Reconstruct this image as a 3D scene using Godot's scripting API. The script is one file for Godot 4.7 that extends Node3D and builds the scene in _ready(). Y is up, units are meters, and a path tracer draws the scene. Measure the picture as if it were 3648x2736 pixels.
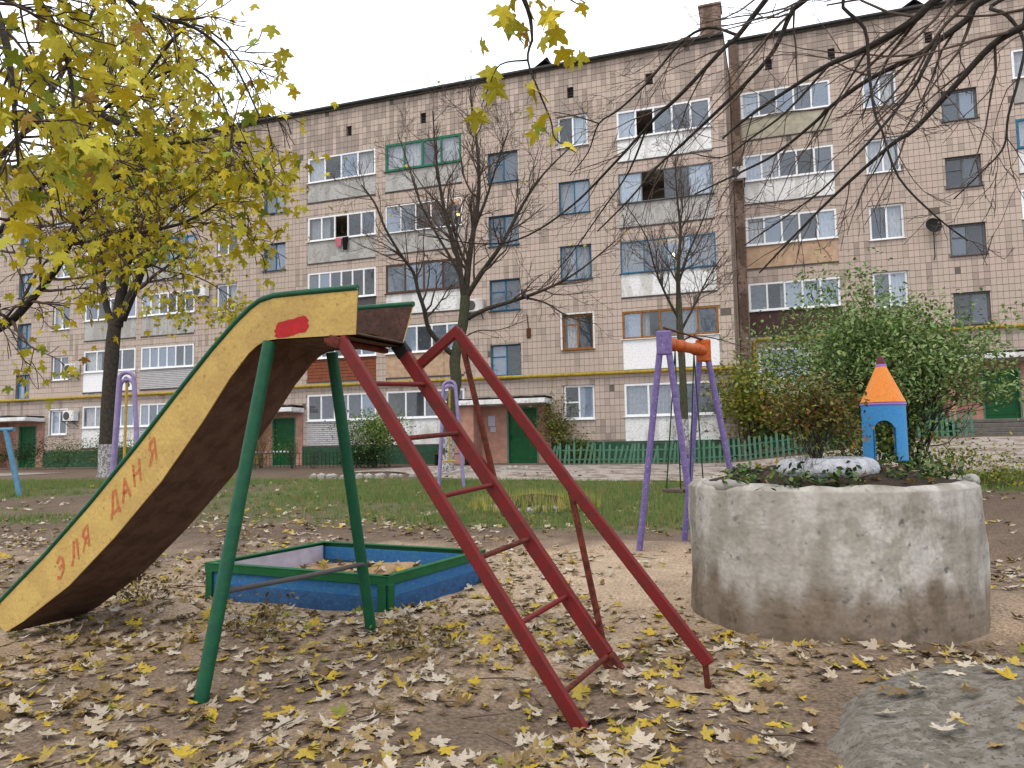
extends Node3D
# A courtyard playground in late autumn in front of a five-storey tiled apartment block.
# Metres, y up, camera near the origin looking along -z.

var names := {}
var M := {}
var rng := RandomNumberGenerator.new()
var bump := FastNoiseLite.new()
var patch := FastNoiseLite.new()
var cut := FastNoiseLite.new()
const FACADE := Vector3(9.924, 0.41, -28.397)
const FACADE_TURN := -0.33620
const SET_BACK := 3.83

# ---------------------------------------------------------------- mesh builder
class MB:
	var v := PackedVector3Array()
	var n := PackedVector3Array()
	var c := PackedColorArray()
	var ix := PackedInt32Array()
	var col := Color(1, 1, 1)

	func tri(a: Vector3, b: Vector3, d: Vector3, nn: Vector3) -> void:
		var k := v.size()
		v.append(a)
		if (b - a).cross(d - a).dot(nn) > 0.0:
			v.append(d); v.append(b)
		else:
			v.append(b); v.append(d)
		for i in 3:
			n.append(nn); c.append(col); ix.append(k + i)

	func quad(a: Vector3, b: Vector3, d: Vector3, e: Vector3, nn: Vector3) -> void:
		tri(a, b, d, nn); tri(a, d, e, nn)

	# a box with chamfered edges
	func box(ctr: Vector3, s: Vector3, b := Basis.IDENTITY, bev := 0.0) -> void:
		var h := s * 0.5
		bev = min(bev, min(h.x, min(h.y, h.z)) * 0.6)
		for ax in 3:
			for sg in [-1.0, 1.0]:
				var nn := Vector3.ZERO
				nn[ax] = sg
				var p: int = (ax + 1) % 3
				var q: int = (ax + 2) % 3
				var f := []
				for w in [[-1, -1], [1, -1], [1, 1], [-1, 1]]:
					var t := Vector3.ZERO
					t[ax] = sg * h[ax]
					t[p] = w[0] * (h[p] - bev)
					t[q] = w[1] * (h[q] - bev)
					f.append(ctr + b * t)
				quad(f[0], f[1], f[2], f[3], b * nn)
		if bev <= 0.0:
			return
		for ax in 3:
			var p: int = (ax + 1) % 3
			var q: int = (ax + 2) % 3
			for sp in [-1.0, 1.0]:
				for sq in [-1.0, 1.0]:
					var e := []
					for w in [[-1, 0], [1, 0], [1, 1], [-1, 1]]:
						var t := Vector3.ZERO
						t[ax] = w[0] * (h[ax] - bev)
						t[p] = sp * (h[p] - (bev if w[1] == 0 else 0.0))
						t[q] = sq * (h[q] - (0.0 if w[1] == 0 else bev))
						e.append(ctr + b * t)
					var nn := Vector3.ZERO
					nn[p] = sp; nn[q] = sq
					quad(e[0], e[1], e[2], e[3], (b * nn).normalized())
		for sx in [-1.0, 1.0]:
			for sy in [-1.0, 1.0]:
				for sz in [-1.0, 1.0]:
					var g := Vector3(sx, sy, sz)
					var hh := h * g
					tri(ctr + b * (hh - Vector3(0, sy, sz) * bev), ctr + b * (hh - Vector3(sx, 0, sz) * bev), ctr + b * (hh - Vector3(sx, sy, 0) * bev), (b * g).normalized())

	# a rectangular bar between two points; up gives the direction of its second side
	func bar(p0: Vector3, p1: Vector3, w: float, t: float, up := Vector3.UP, bev := 0.0) -> void:
		var d := p1 - p0
		var x := d.normalized()
		var z := x.cross(up).normalized()
		var y := z.cross(x)
		box((p0 + p1) * 0.5, Vector3(d.length(), t, w), Basis(x, y, z), bev)

	func tube(p: PackedVector3Array, r: PackedFloat32Array, sides: int, caps := true) -> void:
		var m := p.size()
		if m < 2:
			return
		var k := v.size()
		var t0 := (p[1] - p[0]).normalized()
		var ref := Vector3.UP if absf(t0.y) < 0.9 else Vector3.RIGHT
		var uu := t0.cross(ref).normalized()
		for i in m:
			var t := (p[mini(i + 1, m - 1)] - p[maxi(i - 1, 0)]).normalized()
			uu = (uu - t * uu.dot(t)).normalized()
			var ww := t.cross(uu)
			for s in sides:
				var a := TAU * s / sides
				var d := uu * cos(a) + ww * sin(a)
				v.append(p[i] + d * r[i]); n.append(d); c.append(col)
		for i in m - 1:
			for s in sides:
				var a := k + i * sides + s
				var b := k + i * sides + (s + 1) % sides
				ix.append(a); ix.append(b); ix.append(a + sides)
				ix.append(b); ix.append(b + sides); ix.append(a + sides)
		if caps:
			for e in [0, m - 1]:
				var nn: Vector3 = (p[0] - p[1]).normalized() if e == 0 else (p[m - 1] - p[m - 2]).normalized()
				var q := []
				for s in sides:
					q.append(v[k + e * sides + s])
				for s in range(1, sides - 1):
					tri(q[0], q[s], q[s + 1], nn)

	func rod(a: Vector3, b: Vector3, r: float, sides := 10) -> void:
		tube(PackedVector3Array([a, b]), PackedFloat32Array([r, r]), sides)

	# profile: Vector2(radius, height) pairs turned round the y axis
	func lathe(ctr: Vector3, prof: Array, segs: int, jit: FastNoiseLite = null, amp := 0.0) -> void:
		var k := v.size()
		var m := prof.size()
		for i in m:
			var pr: Vector2 = prof[i]
			var t: Vector2 = prof[mini(i + 1, m - 1)] - prof[maxi(i - 1, 0)]
			var nn2 := Vector2(t.y, -t.x).normalized()
			for s in segs:
				var a := TAU * s / segs
				var d := Vector3(cos(a), 0, sin(a))
				var p := ctr + d * pr.x + Vector3.UP * pr.y
				if jit:
					p += (d * nn2.x + Vector3.UP * nn2.y) * jit.get_noise_3dv(p * 100.0) * amp
				v.append(p); n.append((d * nn2.x + Vector3.UP * nn2.y).normalized()); c.append(col)
		for i in m - 1:
			for s in segs:
				var a := k + i * segs + s
				var b := k + i * segs + (s + 1) % segs
				ix.append(a); ix.append(b); ix.append(a + segs)
				ix.append(b); ix.append(b + segs); ix.append(a + segs)

	# grid of points with smooth normals
	func sheet(g: Array, cols := [], want := Vector3.UP) -> void:
		var k := v.size()
		var h := g.size()
		var w: int = g[0].size()
		for j in h:
			for i in w:
				v.append(g[j][i])
				var dx: Vector3 = g[j][mini(i + 1, w - 1)] - g[j][maxi(i - 1, 0)]
				var dz: Vector3 = g[mini(j + 1, h - 1)][i] - g[maxi(j - 1, 0)][i]
				var nn := dz.cross(dx).normalized()
				n.append(nn if nn.dot(want) >= 0.0 else -nn)
				c.append(cols[j][i] if cols.size() else col)
		for j in h - 1:
			for i in w - 1:
				var a := k + j * w + i
				ix.append(a); ix.append(a + 1); ix.append(a + w)
				ix.append(a + 1); ix.append(a + w + 1); ix.append(a + w)

	func mesh(m: Material) -> ArrayMesh:
		# front faces run clockwise seen from the side their normals point to
		for i in range(0, ix.size(), 3):
			var p := v[ix[i]]
			if (v[ix[i + 1]] - p).cross(v[ix[i + 2]] - p).dot(n[ix[i]] + n[ix[i + 1]] + n[ix[i + 2]]) > 0.0:
				var q := ix[i + 1]
				ix[i + 1] = ix[i + 2]
				ix[i + 2] = q
		var a := []
		a.resize(Mesh.ARRAY_MAX)
		a[Mesh.ARRAY_VERTEX] = v
		a[Mesh.ARRAY_NORMAL] = n
		a[Mesh.ARRAY_COLOR] = c
		a[Mesh.ARRAY_INDEX] = ix
		var am := ArrayMesh.new()
		am.add_surface_from_arrays(Mesh.PRIMITIVE_TRIANGLES, a)
		am.surface_set_material(0, m)
		return am

# ---------------------------------------------------------------- naming
func numbered(called: String) -> String:
	if not names.has(called):
		names[called] = 0
		return called
	names[called] += 1
	return "%s_%03d" % [called, names[called]]

func tag(o: Node, label: String, category := "", group := "", kind := "") -> void:
	if label: o.set_meta("label", label)
	if category: o.set_meta("category", category)
	if group: o.set_meta("group", group)
	if kind: o.set_meta("kind", kind)

func thing(called: String, label: String, category: String, at := Vector3.ZERO, turn := 0.0, group := "") -> Node3D:
	var o := Node3D.new()
	o.name = numbered(called)
	add_child(o)
	o.position = at
	o.rotation.y = turn
	tag(o, label, category, group)
	return o

func put(called: String, mb: MB, m: Material, parent: Node) -> MeshInstance3D:
	return putm(called, mb.mesh(m), parent)

func putm(called: String, me: Mesh, parent: Node) -> MeshInstance3D:
	var o := MeshInstance3D.new()
	o.name = numbered(called) if parent == self else called
	o.mesh = me
	parent.add_child(o, true)
	return o

func many(called: String, me: Mesh, xf: Array, cols: Array, parent: Node) -> MultiMeshInstance3D:
	var mm := MultiMesh.new()
	mm.transform_format = MultiMesh.TRANSFORM_3D
	mm.use_colors = true
	mm.mesh = me
	mm.instance_count = xf.size()
	for i in xf.size():
		mm.set_instance_transform(i, xf[i])
		mm.set_instance_color(i, cols[i])
	var o := MultiMeshInstance3D.new()
	o.name = numbered(called) if parent == self else called
	o.multimesh = mm
	parent.add_child(o, true)
	o.set_meta("kind", "stuff")
	return o

# ---------------------------------------------------------------- materials
func noise(seed_: int, freq: float, oct := 4) -> FastNoiseLite:
	var f := FastNoiseLite.new()
	f.noise_type = FastNoiseLite.TYPE_SIMPLEX_SMOOTH
	f.seed = seed_
	f.frequency = freq
	f.fractal_octaves = oct
	return f

func gray(seed_: int, freq: float, lo: float, hi: float, oct := 4, sz := 256, squeeze := 1) -> ImageTexture:
	var f := noise(seed_, freq, oct)
	var src := f.get_seamless_image(sz, sz)
	var im := Image.create(sz, sz, false, Image.FORMAT_RGB8)
	for y in sz:
		for x in sz:
			var g := src.get_pixel(x, y / squeeze).r
			var q := lo + (hi - lo) * g
			im.set_pixel(x, y, Color(q, q, q))
	return ImageTexture.create_from_image(im)

# base colour broken by patches of a second and specks of a third (all sRGB)
func patchy(seed_: int, base: Color, second: Color, third: Color, f1: float, t1: float, f2: float, t2: float, sz := 256, squeeze := 1) -> ImageTexture:
	var a := noise(seed_, f1, 5).get_seamless_image(sz, sz)
	var b := noise(seed_ + 7, f2, 4).get_seamless_image(sz, sz)
	var g := noise(seed_ + 13, 0.12, 3).get_seamless_image(sz, sz)
	var im := Image.create(sz, sz, false, Image.FORMAT_RGB8)
	for y in sz:
		for x in sz:
			var pa := a.get_pixel(x, y / squeeze).r
			var pb := b.get_pixel(x, y).r
			var gr := 0.9 + 0.2 * g.get_pixel(x, y).r
			var q := base.lerp(second, smoothstep(t1 - 0.12, t1 + 0.12, pa))
			q = q.lerp(third, smoothstep(t2 - 0.06, t2 + 0.09, pb))
			im.set_pixel(x, y, Color(q.r * gr, q.g * gr, q.b * gr))
	return ImageTexture.create_from_image(im)

func mat(col: Color, rough := 0.8, tex: Texture2D = null, sc := 1.0, vertex := false, relief: Texture2D = null, depth := 0.0) -> StandardMaterial3D:
	var m := StandardMaterial3D.new()
	m.albedo_color = col
	m.roughness = rough
	m.metallic_specular = 0.35
	if tex or relief:
		m.uv1_triplanar = true
		m.uv1_world_triplanar = true
		m.uv1_scale = Vector3(sc, sc, sc)
	if tex:
		m.albedo_texture = tex
	if relief:
		m.heightmap_enabled = true
		m.heightmap_texture = relief
		m.heightmap_scale = depth
	m.vertex_color_use_as_albedo = vertex
	return m

func lin(r: float, g: float, b: float) -> Color:
	return Color(r, g, b).srgb_to_linear()

func make_materials() -> void:
	var grain := gray(3, 0.09, 0.82, 1.0, 3)
	var soft := gray(5, 0.02, 0.78, 1.0, 5)
	var streak := gray(11, 0.05, 0.7, 1.0, 4, 256, 4)
	var rough := gray(21, 0.06, 0.0, 1.0, 5)
	var fine := gray(23, 0.2, 0.0, 1.0, 3)
	M.ground = mat(Color.WHITE, 1.0, gray(31, 0.06, 0.62, 1.12, 5, 512), 0.9, true, fine, 1.2)
	M.path = mat(Color.WHITE, 0.95, patchy(41, Color(0.60, 0.56, 0.53), Color(0.468, 0.420, 0.382), Color(0.360, 0.325, 0.292), 0.012, 0.55, 0.08, 0.72), 0.35, false, fine, 0.6)
	M.tile = mat(Color.WHITE, 0.75, grain, 1.3, true)
	M.joint = mat(Color(0.57, 0.52, 0.48), 0.95, soft, 0.7)
	M.render = mat(Color.WHITE, 0.9, patchy(43, Color(0.56, 0.50, 0.45), Color(0.420, 0.360, 0.315), Color(0.336, 0.275, 0.225), 0.02, 0.55, 0.05, 0.75, 256, 3), 0.3)
	M.plinth = mat(Color(0.19, 0.33, 0.25), 0.8, soft, 0.6)
	M.coping = mat(Color(0.33, 0.35, 0.34), 0.6, soft, 0.8)
	M.roof = mat(Color(0.30, 0.30, 0.30), 0.9, soft, 0.5)
	M.shaft = mat(Color.WHITE, 0.95, patchy(47, Color(0.54, 0.46, 0.41), Color(0.389, 0.322, 0.279), Color(0.297, 0.230, 0.184), 0.02, 0.5, 0.06, 0.7, 256, 4), 0.35, false, rough, 1.0)
	M.white = mat(Color(0.96, 0.96, 0.97), 0.35, grain, 0.6)
	M.white_dull = mat(Color.WHITE, 0.6, patchy(53, Color(0.84, 0.84, 0.84), Color(0.706, 0.697, 0.680), Color(0.588, 0.571, 0.538), 0.015, 0.6, 0.05, 0.78, 256, 4), 0.3)
	M.conc = mat(Color.WHITE, 0.9, patchy(59, Color(0.66, 0.655, 0.645), Color(0.581, 0.570, 0.555), Color(0.515, 0.498, 0.471), 0.015, 0.5, 0.05, 0.74, 256, 4), 0.3)
	M.tan = mat(Color(0.76, 0.64, 0.53), 0.7, soft, 0.6)
	M.cream = mat(Color(0.70, 0.675, 0.60), 0.7, soft, 0.6)
	M.brownp = mat(Color(0.31, 0.22, 0.21), 0.7, soft, 0.6)
	M.siding = mat(Color(0.55, 0.29, 0.17), 0.6, streak, 0.7)
	M.darkp = mat(Color(0.35, 0.33, 0.33), 0.8, soft, 0.6)
	M.brick = mat(Color(0.80, 0.79, 0.79), 0.85, grain, 1.2)
	M.mortar = mat(Color(0.33, 0.33, 0.34), 0.95, grain, 1.2)
	M.bluef = mat(Color.WHITE, 0.6, patchy(61, Color(0.16, 0.40, 0.52), Color(0.128, 0.340, 0.458), Color(0.112, 0.280, 0.364), 0.03, 0.6, 0.08, 0.75), 0.7)
	M.greenf = mat(Color(0.13, 0.46, 0.35), 0.6, soft, 0.7)
	M.woodf = mat(Color(0.60, 0.40, 0.17), 0.6, streak, 0.8)
	M.brownf = mat(Color(0.38, 0.27, 0.22), 0.6, streak, 0.8)
	M.greyf = mat(Color(0.42, 0.43, 0.44), 0.6, streak, 0.8)
	M.room = mat(Color(0.62, 0.58, 0.53), 0.95, soft, 0.6)
	M.curtain = mat(Color(0.86, 0.87, 0.88), 0.95, streak, 0.9)
	M.curtain.backlight_enabled = true
	M.curtain.backlight = Color(0.4, 0.4, 0.4)
	M.lace = mat(Color(0.66, 0.68, 0.70), 0.95, streak, 1.6)
	var gl := StandardMaterial3D.new()
	gl.albedo_color = Color(0.60, 0.67, 0.75, 0.30)
	gl.transparency = BaseMaterial3D.TRANSPARENCY_ALPHA
	gl.roughness = 0.03
	gl.metallic_specular = 1.0
	M.glass = [gl, gl.duplicate(), gl.duplicate(), gl.duplicate()]
	M.glass[1].albedo_color = Color(0.50, 0.56, 0.62, 0.16)
	M.glass[2].albedo_color = Color(0.66, 0.74, 0.84, 0.42)
	M.glass[3].albedo_color = Color(0.56, 0.62, 0.70, 0.24)
	M.gas = mat(Color.WHITE, 0.55, patchy(67, Color(0.66, 0.56, 0.20), Color(0.528, 0.437, 0.120), Color(0.396, 0.347, 0.080), 0.03, 0.6, 0.08, 0.7), 0.8)
	M.pink = mat(Color(0.73, 0.55, 0.48), 0.9, soft, 0.5)
	M.door = mat(Color(0.03, 0.34, 0.16), 0.5, soft, 0.6)
	M.dark = mat(Color(0.10, 0.10, 0.10), 0.8)
	M.metal = mat(Color(0.5, 0.5, 0.52), 0.5, soft, 1.0)
	M.metal.metallic = 0.5
	M.step = mat(Color(0.42, 0.40, 0.38), 0.95, soft, 0.7)
	M.paper = mat(Color(0.76, 0.76, 0.82), 0.9, grain, 3.0)
	# playground paint
	M.red = mat(Color.WHITE, 0.55, patchy(71, Color(0.42, 0.085, 0.09), Color(0.353, 0.111, 0.099), Color(0.286, 0.162, 0.117), 0.02, 0.55, 0.07, 0.72, 512), 1.1)
	M.redrust = mat(Color.WHITE, 0.75, patchy(73, Color(0.40, 0.17, 0.12), Color(0.288, 0.119, 0.082), Color(0.200, 0.077, 0.048), 0.03, 0.5, 0.1, 0.66), 1.6)
	M.green = mat(Color.WHITE, 0.5, patchy(79, Color(0.05, 0.29, 0.20), Color(0.080, 0.319, 0.200), Color(0.250, 0.180, 0.120), 0.02, 0.55, 0.07, 0.75, 512), 1.1)
	M.yellow = mat(Color.WHITE, 0.65, patchy(83, Color(0.72, 0.61, 0.35), Color(0.677, 0.561, 0.329), Color(0.475, 0.317, 0.168), 0.012, 0.5, 0.07, 0.83, 512), 0.6)
	M.primer = mat(Color.WHITE, 0.7, patchy(89, Color(0.33, 0.23, 0.20), Color(0.271, 0.184, 0.156), Color(0.198, 0.127, 0.100), 0.03, 0.5, 0.1, 0.7), 1.0)
	M.under = mat(Color.WHITE, 0.85, patchy(97, Color(0.36, 0.27, 0.22), Color(0.281, 0.200, 0.154), Color(0.468, 0.297, 0.198), 0.02, 0.5, 0.09, 0.76, 512), 0.7, false, rough, 0.3)
	M.redpaint = mat(Color(0.72, 0.11, 0.12), 0.6, soft, 3.0)
	M.letter = mat(Color.WHITE, 0.7, patchy(101, Color(0.66, 0.33, 0.20), Color(0.686, 0.429, 0.250), Color(0.713, 0.660, 0.360), 0.05, 0.55, 0.12, 0.72), 2.2)
	M.boxblue = mat(Color.WHITE, 0.7, patchy(103, Color(0.15, 0.37, 0.59), Color(0.195, 0.400, 0.566), Color(0.300, 0.463, 0.560), 0.02, 0.52, 0.06, 0.70, 512), 0.9)
	M.boxworn = mat(Color.WHITE, 0.8, patchy(107, Color(0.18, 0.32, 0.48), Color(0.153, 0.272, 0.408), Color(0.234, 0.384, 0.528), 0.02, 0.5, 0.07, 0.68, 512), 0.9)
	M.boxgreen = mat(Color(0.08, 0.36, 0.20), 0.6, soft, 1.3)
	M.lilac = mat(Color(0.74, 0.70, 0.75), 0.75, soft, 0.9)
	M.sand = mat(Color(0.66, 0.54, 0.40), 1.0, soft, 1.6, false, fine, 1.0)
	M.purple = mat(Color.WHITE, 0.5, patchy(109, Color(0.42, 0.36, 0.55), Color(0.361, 0.310, 0.495), Color(0.714, 0.648, 0.770), 0.03, 0.6, 0.1, 0.8), 1.2)
	M.orange = mat(Color.WHITE, 0.5, patchy(113, Color(0.68, 0.33, 0.12), Color(0.585, 0.264, 0.096), Color(0.408, 0.198, 0.072), 0.03, 0.6, 0.1, 0.78), 1.2)
	M.lavender = mat(Color(0.58, 0.52, 0.68), 0.5, soft, 1.2)
	M.ochre = mat(Color(0.74, 0.62, 0.28), 0.55, soft, 1.2)
	M.postblue = mat(Color(0.36, 0.54, 0.64), 0.55, soft, 1.2)
	M.plank = mat(Color(0.40, 0.35, 0.29), 0.9, streak, 1.6)
	M.rusty = mat(Color(0.34, 0.20, 0.12), 0.8, soft, 2.0)
	M.ring = mat(Color.WHITE, 0.95, patchy(127, Color(0.71, 0.69, 0.66), Color(0.596, 0.573, 0.528), Color(0.412, 0.407, 0.396), 0.015, 0.52, 0.04, 0.80, 512, 2), 0.5, true, rough, 1.2)
	M.tyre = mat(Color.WHITE, 0.9, patchy(131, Color(0.68, 0.68, 0.70), Color(0.578, 0.578, 0.602), Color(0.374, 0.374, 0.385), 0.03, 0.58, 0.07, 0.74), 1.2, false, rough, 0.8)
	M.soil = mat(Color(0.24, 0.19, 0.15), 1.0, soft, 1.8, false, rough, 2.0)
	M.towerblue = mat(Color.WHITE, 0.6, patchy(167, Color(0.22, 0.51, 0.74), Color(0.246, 0.520, 0.718), Color(0.308, 0.536, 0.629), 0.02, 0.55, 0.06, 0.76), 1.6)
	M.towerorange = mat(Color.WHITE, 0.6, patchy(173, Color(0.83, 0.48, 0.19), Color(0.805, 0.509, 0.228), Color(0.705, 0.408, 0.171), 0.02, 0.55, 0.06, 0.76), 1.6)
	M.towertip = mat(Color(0.40, 0.16, 0.20), 0.6, soft, 1.5)
	M.towerline = mat(Color(0.56, 0.42, 0.74), 0.5)
	M.slab = mat(Color.WHITE, 0.95, patchy(137, Color(0.46, 0.435, 0.405), Color(0.368, 0.344, 0.304), Color(0.267, 0.252, 0.211), 0.02, 0.52, 0.06, 0.70, 512), 1.1, false, rough, 1.6)
	M.picket = mat(Color(0.36, 0.53, 0.43), 0.8, streak, 1.2)
	M.wire = mat(Color(0.07, 0.22, 0.13), 0.7)
	M.stone = mat(Color(0.66, 0.64, 0.61), 0.95, soft, 1.2)
	M.bark = mat(Color.WHITE, 0.95, patchy(139, Color(0.25, 0.225, 0.20), Color(0.180, 0.167, 0.132), Color(0.350, 0.315, 0.260), 0.05, 0.5, 0.1, 0.74, 256, 3), 1.4, false, rough, 1.4)
	M.barkgreen = mat(Color.WHITE, 0.95, patchy(149, Color(0.27, 0.27, 0.21), Color(0.200, 0.205, 0.143), Color(0.351, 0.351, 0.263), 0.05, 0.5, 0.1, 0.74, 256, 3), 1.4, false, rough, 1.0)
	M.barkdark = mat(Color.WHITE, 0.95, patchy(151, Color(0.19, 0.17, 0.16), Color(0.152, 0.145, 0.112), Color(0.266, 0.238, 0.208), 0.05, 0.55, 0.1, 0.76, 256, 3), 2.0, false, rough, 0.6)
	M.twig = mat(Color(0.30, 0.25, 0.22), 0.9)
	M.wash = mat(Color.WHITE, 0.95, patchy(157, Color(0.68, 0.67, 0.68), Color(0.476, 0.449, 0.442), Color(0.272, 0.248, 0.238), 0.03, 0.5, 0.06, 0.62, 256, 2), 1.0, false, rough, 1.2)
	M.leaf = mat(Color.WHITE, 0.75, grain, 4.0, true)
	M.leaf.backlight_enabled = true
	M.leaf.backlight = Color(0.55, 0.55, 0.45)
	M.fallen = mat(Color.WHITE, 0.85, gray(163, 0.05, 0.8, 1.05, 4), 7.0, true)
	M.blade = mat(Color.WHITE, 0.8, null, 1.0, true)
	M.blade.backlight_enabled = true
	M.blade.backlight = Color(0.3, 0.3, 0.2)
	M.pinkcloth = mat(Color(0.80, 0.46, 0.50), 0.95, soft, 3.0)
	M.blackcloth = mat(Color(0.08, 0.07, 0.09), 0.95, soft, 3.0)
	M.dove = mat(Color(0.50, 0.47, 0.52), 0.9, soft, 6.0, true)

# ---------------------------------------------------------------- terrain
func hgt(x: float, z: float) -> float:
	var d := -z
	var h := 0.4 * smoothstep(9.0, 26.0, d) + 0.82 * smoothstep(6.0, 15.0, x) * smoothstep(10.0, 25.0, d)
	h += 0.22 * smoothstep(3.0, 8.0, x) * smoothstep(3.5, 9.0, d) * (1.0 - smoothstep(12.0, 20.0, d))
	var near := 1.0 - smoothstep(9.0, 15.0, d)
	h += bump.get_noise_2d(x * 30.0, z * 30.0) * 0.055 * (0.35 + 0.65 * near)
	h += bump.get_noise_2d(x * 140.0 + 50.0, z * 140.0) * 0.016 * near
	for m in MOUNDS:
		var q = Vector2(x - m[0], z - m[1]).length() / m[2]
		if q < 3.0:
			h += m[3] * exp(-q * q)
	return h

# x, z, radius, height of heaps and hollows
const MOUNDS := [[-2.7, -5.75, 0.35, 0.10], [-1.75, -4.7, 0.5, 0.07], [-0.55, -4.45, 0.45, 0.06], [0.62, -3.95, 0.25, 0.05], [-1.55, -3.86, 0.22, -0.04],
	[0.2, -3.4, 0.3, -0.05], [0.88, -3.6, 0.35, -0.04], [2.0, -4.35, 0.7, 0.03], [0.95, -3.05, 0.5, 0.05], [0.4, -13.6, 1.0, 0.05], [-3.6, -5.6, 0.5, -0.03], [2.9, -4.4, 0.5, 0.02]]

func spread(a: float, b: float, step: float, lo: float, hi: float) -> Array:
	var r := []
	var s := step
	var x := a
	while x > lo:
		s *= 1.14
		x -= s
		r.push_front(x)
	x = a
	while x <= b:
		r.append(x)
		x += step
	s = step
	while x < hi:
		r.append(x)
		s *= 1.14
		x += s
	return r

func green_amount(x: float, z: float) -> float:
	var d := -z
	var p := patch.get_noise_2d(x * 3.0, z * 5.0)
	var zone := smoothstep(11.2, 13.2, d + p * 2.0 + clampf(x * 0.2, -1.3, 0.6)) * (1.0 - smoothstep(18.4, 20.2, d + 0.28 * x + p))
	zone *= smoothstep(-0.42, 0.12, p - 0.16 + 0.56 * smoothstep(12.0, 15.5, d + 0.25 * x) + 0.14 * smoothstep(-4.0, 2.0, x) - 0.35 * smoothstep(4.5, 8.0, x))
	return clampf(zone, 0.0, 1.0)

func build_ground() -> void:
	var xs := spread(-6.4, 6.4, 0.085, -260.0, 260.0)
	var zs := spread(-11.5, 1.0, 0.085, -330.0, 120.0)
	var mb := MB.new()
	var g := []
	var cc := []
	var sandc := lin(0.63, 0.54, 0.45)
	var palesand := lin(0.71, 0.62, 0.52)
	var dirt := lin(0.47, 0.40, 0.335)
	var brown := lin(0.40, 0.33, 0.28)
	var grass := lin(0.33, 0.42, 0.21)
	for z in zs:
		var row := []
		var rc := []
		for x in xs:
			row.append(Vector3(x, hgt(x, z), z))
			var d: float = -z
			var p := patch.get_noise_2d(x * 9.0, z * 9.0)
			var q := patch.get_noise_2d(x * 40.0 + 300.0, z * 40.0)
			var r := patch.get_noise_2d(x * 160.0, z * 160.0 + 70.0)
			var c := dirt.lerp(sandc, smoothstep(-0.35, 0.35, p + q * 0.5))
			# trodden sand round the sandbox and below the swing
			var tr: float = smoothstep(3.4, 1.0, Vector2(x - 1.4, (z + 7.3) * 1.1).length()) + 0.7 * smoothstep(2.6, 1.2, Vector2(x + 1.4, z + 7.6).length())
			c = c.lerp(palesand, clampf(tr + q * 0.5, 0.0, 0.9))
			c = c.lerp(brown, smoothstep(8.6, 10.0, d + p * 1.5) * 0.85)
			c = c.lerp(brown, smoothstep(3.2, 5.0, x + q) * smoothstep(4.0, 6.0, d) * 0.8)
			c = c.lerp(grass, green_amount(x, z) * 0.75)
			c = c * (1.0 + 0.25 * r + 0.12 * q)
			c.a = 1.0
			rc.append(c)
		g.append(row)
		cc.append(rc)
	mb.sheet(g, cc)
	var o := put("ground", mb, M.ground, self)
	tag(o, "bare sandy courtyard ground scattered with leaves", "", "", "structure")

# point on the ground in front of the facade: u along it, w out from it
func out(u: float, w: float) -> Vector3:
	var a := Vector3(cos(FACADE_TURN), 0, -sin(FACADE_TURN))
	var nn := Vector3(sin(FACADE_TURN), 0, cos(FACADE_TURN))
	var p := FACADE + a * u + nn * w
	p.y = hgt(p.x, p.z)
	return p

func build_paths() -> void:
	for k in 2:
		var u0: float = [-13.0, -62.0][k]
		var u1: float = [26.0, -25.5][k]
		var mb := MB.new()
		var g := []
		var nu := 60
		for j in 9:
			var row := []
			for i in nu + 1:
				var u := lerpf(u0, u1, float(i) / nu)
				var e := patch.get_noise_2d(u * 22.0, j * 5.0) * 0.5
				var wa: float = [3.3, 8.2][k]
				var wb: float = lerpf(8.6, 11.6, smoothstep(-12.0, -8.0, u)) if k == 0 else 13.5
				var p := out(u, lerpf(wb, wa, j / 8.0) + (e if j == 0 else e * 0.3))
				p.y += 0.02
				row.append(p)
			g.append(row)
		mb.sheet(g)
		var o := put("path", mb, M.path, self)
		tag(o, ["pale dusty footpath below the picket fence", "dark asphalt lane behind the whitewashed maple"][k], "", "", "structure")

# ---------------------------------------------------------------- building
func Y(v: float) -> float:
	return v + 0.79

var door_spans := [[], []]
var openings := [[], []]      # per section: Rect2(u, v, w, h) in facade coordinates

func hole(sec: int, u0: float, v0: float, u1: float, v1: float) -> void:
	openings[sec].append([u0, v0, u1, v1])

func wave(u: float, s: float) -> float:
	return 0.035 * sin(u * 38.0 + s) + 0.018 * sin(u * 83.0 + s * 3.0)

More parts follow.
